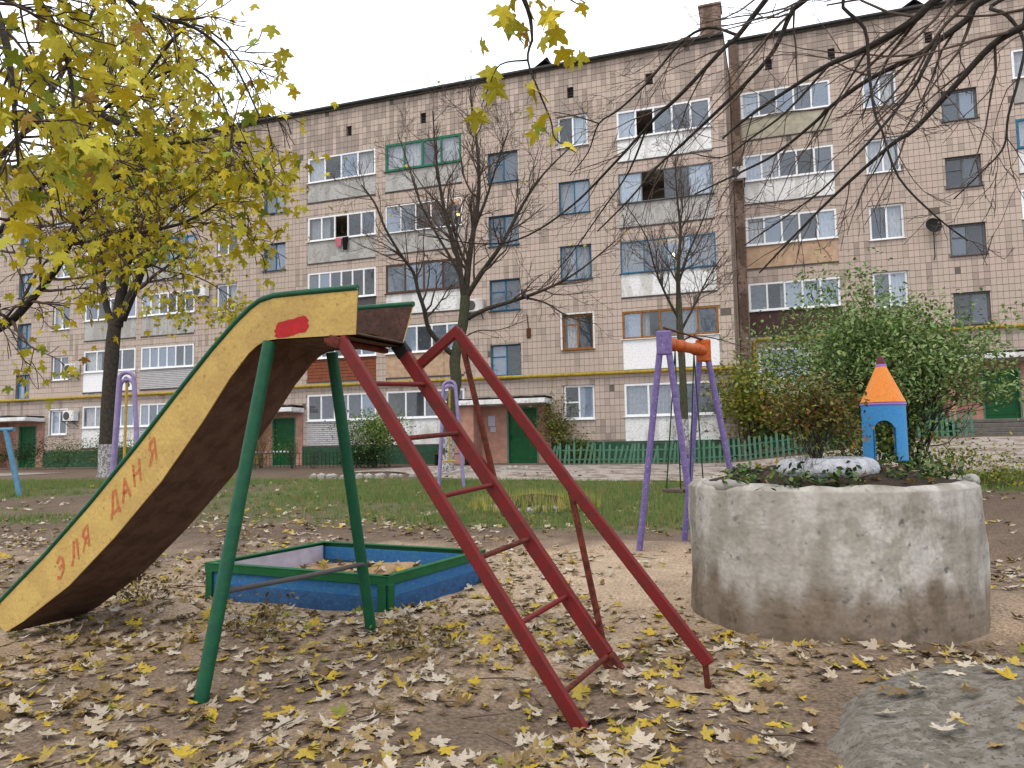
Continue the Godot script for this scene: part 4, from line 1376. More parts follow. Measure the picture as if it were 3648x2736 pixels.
func build_swings() -> void:
	# purple swing with an orange beam
	var o := Vector3(2.06, 0, -8.95)
	var t := thing("swing", "purple A-frame swing with an orange beam beside the concrete planter", "swing", o)
	var frames := [[Vector3(1.37, 0, -8.66), Vector3(2.01, 0, -8.50), Vector3(1.712, 2.30, -8.5)], [Vector3(2.03, 0, -9.34), Vector3(2.79, 0, -9.32), Vector3(2.325, 2.29, -9.2)]]
	for k in 2:
		var f: Array = frames[k]
		var side: Vector3 = (f[1] - f[0]).normalized()
		for s in 2:
			var lg := MB.new()
			var foot: Vector3 = f[s] - o
			foot.y = hgt(f[s].x, f[s].z) - 0.15
			lg.rod(foot, f[2] - o + side * (0.045 if s else -0.045) + Vector3(0, -0.05, 0), 0.036, 14)
			put("leg", lg, M.purple, t)
		var pl := MB.new()
		var nn := side.cross(Vector3.UP)
		pl.box(f[2] - o + Vector3(0, 0.0, 0), Vector3(0.17, 0.27, 0.085), Basis(side, Vector3.UP, nn), 0.012)
		put("head_plate", pl, M.purple if k == 0 else M.orange, t)
	var a: Vector3 = frames[0][2] - o
	var e: Vector3 = frames[1][2] - o
	var bm := MB.new()
	bm.rod(a, e, 0.062, 18)
	put("beam", bm, M.orange, t)
	for q in [0.22, 0.42, 0.80]:
		var cl := MB.new()
		var p := a.lerp(e, q)
		var d := (e - a).normalized()
		cl.tube(PackedVector3Array([p - d * 0.03, p - d * 0.02, p + d * 0.02, p + d * 0.03]), PackedFloat32Array([0.064, 0.076, 0.076, 0.064]), 18)
		put("clamp", cl, M.orange, t)
	var rd := MB.new()
	rd.tube(PackedVector3Array([a + Vector3(0, 0.17, 0), a.lerp(e, 0.5) + Vector3(0, 0.155, 0), e + Vector3(0, 0.13, 0)]), PackedFloat32Array([0.016, 0.013, 0.016]), 8)
	put("top_rod", rd, M.rusty, t)
	var seat := Vector3(1.96, 0.65, -8.80) - o
	var dd := (e - a).normalized()
	dd.y = 0
	var sb := MB.new()
	sb.box(seat, Vector3(0.60, 0.04, 0.26), Basis(dd, Vector3.UP, dd.cross(Vector3.UP)), 0.008)
	put("seat", sb, M.plank, t)
	for s in [-1.0, 1.0]:
		var hk := a.lerp(e, 0.5 + 0.24 * s) - Vector3(0, 0.06, 0)
		for w in [-1.0, 1.0]:
			var r := MB.new()
			r.rod(hk, seat + dd * 0.27 * s + dd.cross(Vector3.UP) * 0.09 * w, 0.008, 6)
			put("hanger", r, M.wire, t)
	# two bent-pipe swings further off
	for q in [[Vector3(-1.43, 0, -17.4), 2.45, 0.20, M.lavender, "thin lavender pipe swing beside the bare tree's whitewashed trunk", -0.10], [Vector3(-6.33, 0, -12.5), 2.45, 0.17, M.lavender, "lavender pipe swing with an ochre hanger beside the maple trunk", -0.62]]:
		var p: Vector3 = q[0]
		p.y = hgt(p.x, p.z)
		var sw := thing("pipe_swing", q[4], "swing", p)
		var top: float = q[1]
		for k in 2:
			var ar := MB.new()
			var dz := -1.25 * k
			var sx: float = q[5] * k
			var pts := PackedVector3Array()
			var rr := PackedFloat32Array()
			var w: float = q[2]
			pts.append(Vector3(-w - 0.08 + sx, -0.2, dz))
			for i in 13:
				var an := PI - PI * i / 12.0
				pts.append(Vector3(cos(an) * w * 0.72 + sx, top - w * 0.7 + sin(an) * w * 0.7, dz))
			pts.append(Vector3(w + 0.12 + sx, -0.2, dz))
			for i in pts.size():
				rr.append(0.036)
			ar.tube(pts, rr, 12)
			put("arch", ar, q[3], sw)
		var bm2 := MB.new()
		bm2.rod(Vector3(0, top - 0.1, 0.02), Vector3(q[5], top - 0.1, -1.27), 0.036, 10)
		put("beam", bm2, q[3], sw)
		for k in 2:
			var hx: float = q[5] * (0.28 + 0.4 * k)
			var r := MB.new()
			r.rod(Vector3(hx, top - 0.12, -0.35 - 0.5 * k), Vector3(hx - 0.02, 0.62, -0.35 - 0.5 * k), 0.022, 8)
			put("hanger", r, M.ochre, sw)
		var sb2 := MB.new()
		sb2.box(Vector3(q[5] * 0.48 - 0.02, 0.62, -0.6), Vector3(0.30, 0.035, 0.62), Basis(Vector3.UP, -q[5] / 1.27), 0.01)
		put("seat", sb2, M.ochre, sw)

func build_carpet_rack() -> void:
	var p := Vector3(-11.18, 0, -17.5)
	p.y = hgt(p.x, p.z)
	var t := thing("carpet_rack", "pale blue pipe carpet-beating rack at the left edge", "rack", p)
	for k in 2:
		var mb := MB.new()
		mb.rod(Vector3(-1.9 * k, -0.2, -0.3 * k), Vector3(-0.42 - 1.3 * k, 1.52, -0.3 * k), 0.06, 12)
		put("post", mb, M.postblue, t)
	var br := MB.new()
	br.rod(Vector3(-0.22, 1.54, 0.03), Vector3(-2.0, 1.52, -0.32), 0.045, 12)
	put("crossbar", br, M.postblue, t)

func build_planter() -> void:
	var o := Vector3(2.19, 0, -5.40)
	var t := thing("planter", "big weathered concrete well ring used as a flower planter", "planter", o)
	var jn := noise(91, 0.02, 4)
	var prof := []
	var R := 0.94
	for k in 15:
		prof.append(Vector2(R, -0.15 + k * 0.0735))
	prof.append_array([Vector2(R - 0.012, 0.895), Vector2(R - 0.04, 0.915), Vector2(R - 0.10, 0.918), Vector2(R - 0.13, 0.90), Vector2(R - 0.14, 0.80), Vector2(R - 0.14, 0.6)])
	var mb := MB.new()
	var segs := 120
	# whitewashed concrete, its lower part soaked and splashed with soil up to a ragged line
	var wash := Color(1, 1, 1)
	var m := prof.size()
	for i in m:
		var pr: Vector2 = prof[i]
		var tt: Vector2 = prof[mini(i + 1, m - 1)] - prof[maxi(i - 1, 0)]
		var n2 := Vector2(tt.y, -tt.x).normalized()
		for s in segs:
			var a := TAU * s / segs
			var d := Vector3(cos(a), 0, sin(a))
			var q := d * pr.x + Vector3.UP * pr.y
			var dn := d * n2.x + Vector3.UP * n2.y
			q += dn * (jn.get_noise_3dv(q * 90.0) * 0.022 + jn.get_noise_3dv(q * 420.0) * 0.008)
			if pr.y > 0.86:
				q += dn * jn.get_noise_3dv(q * 260.0) * 0.016
			mb.v.append(q)
			mb.n.append(dn.normalized())
			var line := 0.31 + 0.26 * jn.get_noise_2d(a * 60.0, 7.0) + 0.10 * jn.get_noise_2d(a * 300.0, q.y * 60.0)
			var soak := smoothstep(line + 0.09, line - 0.09, q.y)
			var st := smoothstep(0.0, 0.35, jn.get_noise_2d(a * 170.0, q.y * 26.0 + 40.0)) * 0.5
			var c := Color(0.93, 0.93, 0.95).lerp(Color(0.50, 0.48, 0.45), st).lerp(Color(0.33, 0.25, 0.18), soak * 0.85)
			mb.c.append(c)
	for i in m - 1:
		for s in segs:
			var a := i * segs + s
			var b := i * segs + (s + 1) % segs
			mb.ix.append_array(PackedInt32Array([a, b, a + segs, b, b + segs, a + segs]))
	put("ring", mb, M.ring, t)
	# a broken mortar lip
	for q in [[2.75, 0.55], [0.30, 0.5], [4.4, 0.9], [5.4, 0.7]]:
		var lp := MB.new()
		var pts := PackedVector3Array()
		var rr := PackedFloat32Array()
		for k in 26:
			var a: float = q[0] + q[1] * (k / 25.0 - 0.5)
			pts.append(Vector3(cos(a) * (R - 0.045), 0.905 + 0.014 * jn.get_noise_2d(a * 150.0, 3.0), sin(a) * (R - 0.045)))
			rr.append(0.046 * sqrt(sin(PI * (k + 0.4) / 25.8)) * (0.85 + 0.5 * jn.get_noise_2d(a * 220.0, 9.0)))
		lp.tube(pts, rr, 12)
		put("mortar_lip", lp, M.stone, t)
	var so := MB.new()
	var g := []
	for j in 14:
		var row := []
		for i in 49:
			var a := TAU * i / 48.0
			var r := (R - 0.12) * j / 13.0
			row.append(Vector3(cos(a) * r, soil_y(r) + jn.get_noise_2d(cos(a) * r * 250.0, sin(a) * r * 250.0) * 0.03, sin(a) * r))
		g.append(row)
	so.sheet(g)
	put("soil", so, M.soil, t)
	var px := []
	var pc := []
	for k in 130:
		var a := rng.randf() * TAU
		var rr2 := sqrt(rng.randf()) * (R - 0.14)
		px.append(leaf_pose(Vector3(cos(a) * rr2, soil_y(rr2) + 0.02, sin(a) * rr2), rng.randf_range(0.045, 0.08), 0.5))
		pc.append(fallen_colour())
	many("blown_leaves", leaf_meshes[1], px, pc, t)
	# tyre laid in the middle
	var ty := Vector3(-0.10, 0.945, 0.27)
	var tt := thing("tyre", "old tyre painted pale grey lying in the concrete planter", "tyre", o + ty)
	var tp := []
	for k in 13:
		var a := -PI * 0.5 + TAU * k / 12.0
		tp.append(Vector2(0.24 + 0.085 * cos(a) * (1.0 if cos(a) > 0 else 0.8), 0.055 + 0.075 * sin(a)))
	var tm := MB.new()
	tm.lathe(Vector3.ZERO, tp, 48, jn, 0.01)
	put("casing", tm, M.tyre, tt)
	var ts := MB.new()
	ts.lathe(Vector3.ZERO, [Vector2(0.24, 0.07), Vector2(0.12, 0.10), Vector2(0.0, 0.11)], 24)
	put("soil", ts, M.soil, tt)
	# little tower: tube with arched openings, cone roof
	var w := thing("toy_tower", "small blue tower with an arched opening and orange cone roof standing in the planter", "ornament", Vector3(2.765, 1.03, -5.70), 0.0)
	var r := 0.152
	var H := 0.42
	var bd := MB.new()
	var sg := 96
	var arch := func(a: float) -> float:
		# two opposite arched openings leave two legs
		var q := fposmod(a + PI * 0.5, PI) - PI * 0.5
		var wd := 0.51
		var f := q / wd
		return 0.0 if absf(f) >= 1.0 else 0.20 + 0.095 * sqrt(1.0 - f * f)
	for lay in [[r, 1.0], [r - 0.012, -1.0]]:
		for s in sg:
			var a0 := TAU * s / sg
			var a1 := TAU * (s + 1) / sg
			var y0: float = arch.call(a0 + 0.5 * PI * 0.0)
			var y1: float = arch.call(a1)
			if (y0 == 0.0) != (y1 == 0.0):
				y0 = maxf(y0, y1); y1 = y0
			var d0 := Vector3(cos(a0), 0, sin(a0))
			var d1 := Vector3(cos(a1), 0, sin(a1))
			bd.quad(d0 * lay[0] + Vector3.UP * y0, d1 * lay[0] + Vector3.UP * y1, d1 * lay[0] + Vector3.UP * H, d0 * lay[0] + Vector3.UP * H, (d0 + d1).normalized() * lay[1])
	for s in sg:
		var a0 := TAU * s / sg
		var a1 := TAU * (s + 1) / sg
		var y0: float = arch.call(a0)
		var y1: float = arch.call(a1)
		var d0 := Vector3(cos(a0), 0, sin(a0))
		var d1 := Vector3(cos(a1), 0, sin(a1))
		if (y0 == 0.0) != (y1 == 0.0):
			var top := maxf(y0, y1)
			var d := d0 if y0 == 0.0 else d1
			bd.quad(d0 * (r - 0.012) + Vector3.UP * top, d0 * r + Vector3.UP * top, d0 * r, d0 * (r - 0.012), Vector3(-d.z, 0, d.x) * (1.0 if y0 == 0.0 else -1.0))
		elif y0 > 0.0:
			bd.quad(d0 * (r - 0.012) + Vector3.UP * y0, d0 * r + Vector3.UP * y0, d1 * r + Vector3.UP * y1, d1 * (r - 0.012) + Vector3.UP * y1, Vector3.DOWN)
	var body := put("body", bd, M.towerblue, w)
	body.rotation.y = -2.02
	var band := MB.new()
	band.lathe(Vector3.ZERO, [Vector2(r + 0.001, H - 0.012), Vector2(r + 0.006, H - 0.008), Vector2(r + 0.006, H + 0.004), Vector2(r - 0.03, H + 0.004)], 48)
	put("band", band, M.towerline, w)
	var cone := MB.new()
	cone.lathe(Vector3.ZERO, [Vector2(0.01, H + 0.004), Vector2(r + 0.002, H + 0.006), Vector2(r + 0.004, H + 0.012), Vector2(0.034, H + 0.285)], 48)
	put("roof", cone, M.towerorange, w)
	var b2 := MB.new()
	b2.lathe(Vector3.ZERO, [Vector2(0.034, H + 0.278), Vector2(0.038, H + 0.282), Vector2(0.036, H + 0.296), Vector2(0.03, H + 0.298)], 24)
	put("neck_band", b2, M.towerline, w)
	var tip := MB.new()
	tip.lathe(Vector3.ZERO, [Vector2(0.034, H + 0.294), Vector2(0.026, H + 0.33), Vector2(0.010, H + 0.362), Vector2(0.0, H + 0.366)], 20)
	put("finial", tip, M.towertip, w)

func soil_y(r: float) -> float:
	return 0.90 + 0.115 * (1.0 - smoothstep(0.2, 0.85, r)) + 0.01

func build_slab_and_well() -> void:
	# mossy concrete slab breaking the surface, bottom right
	var mb := MB.new()
	var ns := noise(301, 0.02, 4)
	var edge := PackedVector2Array([Vector2(1.02, -2.2), Vector2(1.08, -2.75), Vector2(1.30, -3.3), Vector2(1.56, -3.70), Vector2(1.92, -3.92), Vector2(2.4, -3.98), Vector2(2.95, -3.86), Vector2(3.5, -3.4), Vector2(3.7, -2.7), Vector2(3.4, -2.0), Vector2(2.2, -1.7)])
	var cen := Vector2(2.35, -2.8)
	var n := 72
	var rings := []
	for j in 12:
		var f := j / 11.0
		var row := []
		for i in n + 1:
			var q := fmod(float(i) / n, 1.0) * edge.size()
			var k := int(q) % edge.size()
			var e := edge[k].lerp(edge[(k + 1) % edge.size()], q - floorf(q))
			e += (e - cen).normalized() * ns.get_noise_2d(e.x * 160.0, e.y * 160.0) * 0.07
			var p := cen.lerp(e, f if j < 11 else 1.03)
			var h := hgt(p.x, p.y) * 0.4 + 0.05 + 0.14 * (1.0 - f * f) + ns.get_noise_2d(p.x * 110.0, p.y * 110.0) * 0.035 + ns.get_noise_2d(p.x * 500.0, p.y * 500.0) * 0.012
			if j == 11: h = hgt(p.x, p.y) - 0.05
			row.append(Vector3(p.x, h, p.y))
		rings.append(row)
	mb.sheet(rings)
	var o := put("concrete_slab", mb, M.slab, self)
	tag(o, "mossy grey concrete slab lying in the ground at the near right corner", "slab")
	# half-sunk white-limed ring with dry grass, behind the ladder
	var c := Vector3(0.36, 0, -13.3)
	c.y = hgt(c.x, c.z)
	var t := thing("flower_bed_ring", "low half-sunken whitewashed ring bed with dry grass behind the ladder", "flower bed", c)
	var rg := MB.new()
	rg.lathe(Vector3.ZERO, [Vector2(0.86, -0.12), Vector2(0.86, 0.0), Vector2(0.83, 0.045), Vector2(0.74, 0.05), Vector2(0.71, 0.0)], 48, ns, 0.09)
	put("ring", rg, M.wash, t)
	var sl := MB.new()
	sl.lathe(Vector3.ZERO, [Vector2(0.75, 0.05), Vector2(0.4, 0.17), Vector2(0.0, 0.21)], 32, ns, 0.05)
	put("soil", sl, M.soil, t)
	var xf := []
	var cs := []
	for k in 520:
		var a := rng.randf() * TAU
		var r := sqrt(rng.randf()) * 1.15
		xf.append(Transform3D(Basis(Vector3.UP, rng.randf() * TAU).scaled(Vector3(1.5, rng.randf_range(1.2, 3.4), 1.5)), Vector3(cos(a) * r, maxf(0.0, 0.1 * (1.0 - r)), sin(a) * r)))
		cs.append(lin(0.62, 0.58, 0.30) if rng.randf() < 0.6 else lin(0.36, 0.44, 0.2))
	many("dry_grass", blade_mesh, xf, cs, t)

var blade_mesh: ArrayMesh

# ---------------------------------------------------------------- plants
func leaf_outline() -> Array:
	var r := [[0.0, -0.18], [0.14, -0.30], [0.28, -0.26], [0.24, -0.12], [0.42, -0.04], [0.60, 0.14], [0.44, 0.16], [0.40, 0.26], [0.26, 0.18], [0.14, 0.22], [0.24, 0.40], [0.12, 0.42], [0.0, 0.68]]
	var o := []
	for p in r: o.append(Vector2(p[0], p[1]))
	for i in range(r.size() - 2, 0, -1): o.append(Vector2(-r[i][0], r[i][1]))
	return o

func make_leaf(bend: float, fold: float, twist: float, m: Material, stalk := true, ragged := 0.0, roll := 0.0) -> ArrayMesh:
	var mb := MB.new()
	var ol := leaf_outline()
	for i in ol.size():
		ol[i] *= 1.0 - ragged * rng.randf() * rng.randf() * 1.6 + ragged * 0.2 * rng.randf()
	var bendf := func(p: Vector2) -> Vector3:
		var h := bend * (p.x * p.x + p.y * p.y) + fold * absf(p.x) + twist * p.x * p.y + roll * p.x * p.x
		return Vector3(p.x * (1.0 - 0.22 * roll * absf(p.x)), h, -p.y)
	var k := ol.size()
	for i in k:
		var a: Vector3 = bendf.call(ol[i])
		var b: Vector3 = bendf.call(ol[(i + 1) % k])
		var c: Vector3 = bendf.call(Vector2(0, 0))
		var nn := (b - a).cross(c - a).normalized()
		if nn.y < 0: nn = -nn
		mb.tri(c, a, b, nn)
	if stalk:
		mb.tri(Vector3(-0.012, 0.0, 0.2), Vector3(0.012, 0.0, 0.2), Vector3(0.05, -0.12 * signf(bend), 0.75), Vector3.UP)
	return mb.mesh(m)

var hang_meshes := []
var oval_mesh: ArrayMesh

func make_leaf_meshes() -> void:
	for q in [[0.18, 0.05, 0.1, 0.15, 0.0], [0.3, -0.08, 0.2, 0.25, 0.2], [0.08, 0.1, -0.12, 0.1, 0.0], [-0.25, 0.1, 0.15, 0.25, -0.2], [0.4, -0.12, -0.25, 0.3, 0.4], [-0.1, 0.0, 0.25, 0.2, 0.7], [0.05, 0.15, 0.1, 0.35, 0.3], [0.12, -0.2, 0.1, 0.2, 0.1], [-0.15, 0.1, -0.3, 0.3, 0.9]]:
		leaf_meshes.append(make_leaf(q[0], q[1], q[2], M.fallen, rng.randf() < 0.7, q[3], q[4]))
	for q in [[-0.25, -0.1, 0.1], [-0.5, 0.05, -0.3], [-0.1, -0.3, 0.2]]:
		hang_meshes.append(make_leaf(q[0], q[1], q[2], M.leaf, true, 0.2))
	var mb := MB.new()
	for s in [-1.0, 1.0]:
		mb.tri(Vector3(0, 0, 0), Vector3(0.26 * s, 0.08, 0.35), Vector3(0, 0, 0.95), Vector3(-0.3 * s, 1, 0).normalized())
		mb.tri(Vector3(0, 0, 0.95), Vector3(0.26 * s, 0.08, 0.35), Vector3(0.17 * s, 0.05, 0.72), Vector3(-0.3 * s, 1, 0).normalized())
	oval_mesh = mb.mesh(M.leaf)
	var bb := MB.new()
	for k in 5:
		var a := TAU * k / 5.0 + 0.3
		var d := Vector3(cos(a), 0, sin(a))
		var s := Vector3(-d.z, 0, d.x) * 0.005
		var p := d * 0.012
		var h := 0.06 + 0.02 * (k % 3)
		bb.tri(p - s, p + s, p + d * 0.028 + Vector3.UP * h, d)
	blade_mesh = bb.mesh(M.blade)
	yellow_leaf = mat(Color(0.72, 0.60, 0.12), 0.8)

func leaf_pose(p: Vector3, s: float, tilt: float) -> Transform3D:
	var b := Basis(Vector3.UP, rng.randf() * TAU) * Basis(Vector3(1, 0, 0), rng.randfn(0.0, tilt)) * Basis(Vector3(0, 0, 1), rng.randfn(0.0, tilt))
	return Transform3D(b.scaled(Vector3(s * rng.randf_range(0.8, 1.1), s, s)), p)

func fallen_colour() -> Color:
	var q := rng.randf()
	var c: Color
	if q < 0.38: c = lin(0.62, 0.55, 0.46).lerp(lin(0.75, 0.70, 0.63), rng.randf())
	elif q < 0.66: c = lin(0.48, 0.40, 0.27).lerp(lin(0.61, 0.51, 0.33), rng.randf())
	elif q < 0.86: c = lin(0.72, 0.60, 0.17).lerp(lin(0.62, 0.55, 0.26), rng.randf())
	elif q < 0.88: c = lin(0.50, 0.50, 0.20)
	else: c = lin(0.36, 0.29, 0.20).lerp(lin(0.48, 0.38, 0.24), rng.randf())
	c = c * rng.randf_range(0.85, 1.05)
	c.a = 1.0
	return c

func hanging_colour(olive := 0.0) -> Color:
	var c := lin(0.80, 0.71, 0.16).lerp(lin(0.68, 0.66, 0.20), rng.randf())
	if rng.randf() < 0.08: c = lin(0.50, 0.56, 0.18)
	if rng.randf() < 0.03: c = lin(0.62, 0.48, 0.18)
	c = c.lerp(lin(0.50, 0.48, 0.13), olive) * rng.randf_range(0.8, 1.1)
	c.a = 1.0
	return c

func smooth_line(p: PackedVector3Array, per := 4) -> PackedVector3Array:
	var o := PackedVector3Array()
	for i in p.size() - 1:
		var a := p[maxi(i - 1, 0)]
		var d := p[mini(i + 2, p.size() - 1)]
		for k in per:
			o.append(p[i].cubic_interpolate(p[i + 1], a, d, float(k) / per))
	o.append(p[p.size() - 1])
	return o

func taper(n: int, r0: float, r1: float, knob := 0.0) -> PackedFloat32Array:
	var o := PackedFloat32Array()
	for i in n:
		o.append(lerpf(r0, r1, pow(float(i) / maxf(1.0, n - 1), 0.8)) * (1.0 + knob * rng.randf_range(-1.0, 1.0)))
	return o

# a branch and its side shoots, recursively; tips collects [point, direction]
func grow(mb: MB, p: Vector3, dir: Vector3, length: float, r: float, lvl: int, cfg: Dictionary, tips: Array) -> void:
	var n := 5 if lvl > 0 else 4
	var pts := PackedVector3Array([p])
	var d := dir
	for i in n:
		d = (d + Vector3(rng.randfn(0, 1), rng.randfn(0, 1), rng.randfn(0, 1)) * cfg.jit + Vector3.UP * cfg.up).normalized()
		p += d * length / n
		pts.append(p)
	var r1: float = maxf(r * 0.35, cfg.rmin)
	mb.tube(pts, taper(pts.size(), r, r1), 6 if r > 0.03 else (5 if r > 0.012 else 3), false)
	tips.append([p, d, lvl])
	if lvl <= 0:
		return
	var kids: int = cfg.kids
	for k in kids:
		var f := rng.randf_range(0.2, 1.0)
		var j := mini(int(f * n), n - 1)
		var q := pts[j].lerp(pts[j + 1], f * n - j)
		var t := (pts[j + 1] - pts[j]).normalized()
		var side := Vector3(rng.randfn(0, 1), rng.randfn(0, 1), rng.randfn(0, 1))
		side = (side - t * side.dot(t)).normalized()
		var a := rng.randf_range(cfg.amin, cfg.amax)
		grow(mb, q, t * cos(a) + side * sin(a), length * rng.randf_range(0.4, 0.75) * (1.15 - 0.5 * f), maxf(r * 0.55 * (1.0 - 0.5 * f), cfg.rmin), lvl - 1, cfg, tips)

# a traced main limb: its own mesh, with shoots collected in twigs
func limb(parent: Node3D, line: PackedVector3Array, r0: float, r1: float, m: Material, twigs: MB, shoots: int, slen: float, lvl: int, cfg: Dictionary, tips: Array, called := "limb") -> void:
	var o := parent.position
	var pts := smooth_line(line)
	for i in pts.size(): pts[i] -= o
	var mb := MB.new()
	mb.tube(pts, taper(pts.size(), r0, r1, 0.05), 9 if r0 > 0.05 else 7)
	put(called, mb, m, parent)
	for k in shoots:
		var f := rng.randf_range(cfg.get("from", 0.12), 1.0)
		var x := f * (pts.size() - 1)
		var j := mini(int(x), pts.size() - 2)
		var q := pts[j].lerp(pts[j + 1], x - j)
		var t := (pts[j + 1] - pts[j]).normalized()
		var side := Vector3(rng.randfn(0, 1), rng.randfn(0, 1), rng.randfn(0, 1) * cfg.get("deep", 1.0))
		side = (side - t * side.dot(t)).normalized()
		var a := rng.randf_range(cfg.amin, cfg.amax)
		grow(twigs, q, t * cos(a) + side * sin(a), slen * rng.randf_range(0.5, 1.0) * (1.1 - 0.45 * f), maxf(lerpf(r0, r1, f) * 0.5, cfg.rmin), lvl, cfg, tips)
	tips.append([pts[pts.size() - 1], (pts[pts.size() - 1] - pts[pts.size() - 2]).normalized(), 1])

func hang_leaves(parent: Node3D, tips: Array, per: int, size: float, keep: float, spread_: float, olive := 0.0, minlvl := 0) -> void:
	var xf := [[], [], []]
	var cs := [[], [], []]
	for t in tips:
		if t[2] < minlvl or rng.randf() > keep:
			continue
		for k in per:
			var p: Vector3 = t[0] + Vector3(rng.randfn(0, 1), rng.randfn(0, 0.8) - 0.4, rng.randfn(0, 1)) * spread_
			var yaw := rng.randf() * TAU
			var b := Basis(Vector3.UP, yaw) * Basis(Vector3.RIGHT, rng.randf_range(0.6, 1.7)) * Basis(Vector3.UP, PI) * Basis(Vector3(0, 0, 1), rng.randfn(0, 0.4))
			var s := size * rng.randf_range(0.65, 1.15)
			var v := rng.randi() % 3
			xf[v].append(Transform3D(b.scaled(Vector3.ONE * s), p))
			cs[v].append(hanging_colour(olive))
	for v in 3:
		if xf[v].size():
			many("crown", hang_meshes[v], xf[v], cs[v], parent)

func trunk(parent: Node3D, line: PackedVector3Array, r0: float, r1: float, m: Material) -> void:
	var pts := smooth_line(line, 5)
	for i in pts.size(): pts[i] -= parent.position
	var rr := taper(pts.size(), r0, r1, 0.04)
	rr[0] *= 1.35
	rr[1] *= 1.12
	var mb := MB.new()
	mb.tube(pts, rr, 14)
	put("trunk", mb, m, parent)

func whitewash(parent: Node3D, p0: Vector3, p1: Vector3, r0: float, r1: float) -> void:
	var mb := MB.new()
	var pts := PackedVector3Array()
	var rr := PackedFloat32Array()
	for i in 8:
		pts.append(p0.lerp(p1, i / 7.0) - parent.position)
		rr.append(lerpf(r0 * (1.35 if i == 0 else 1.0), r1, i / 7.0) * rng.randf_range(1.02, 1.06))
	mb.tube(pts, rr, 16)
	put("whitewashed_base", mb, M.wash, parent)

func on_ground(x: float, z: float) -> Vector3:
	return Vector3(x, hgt(x, z), z)

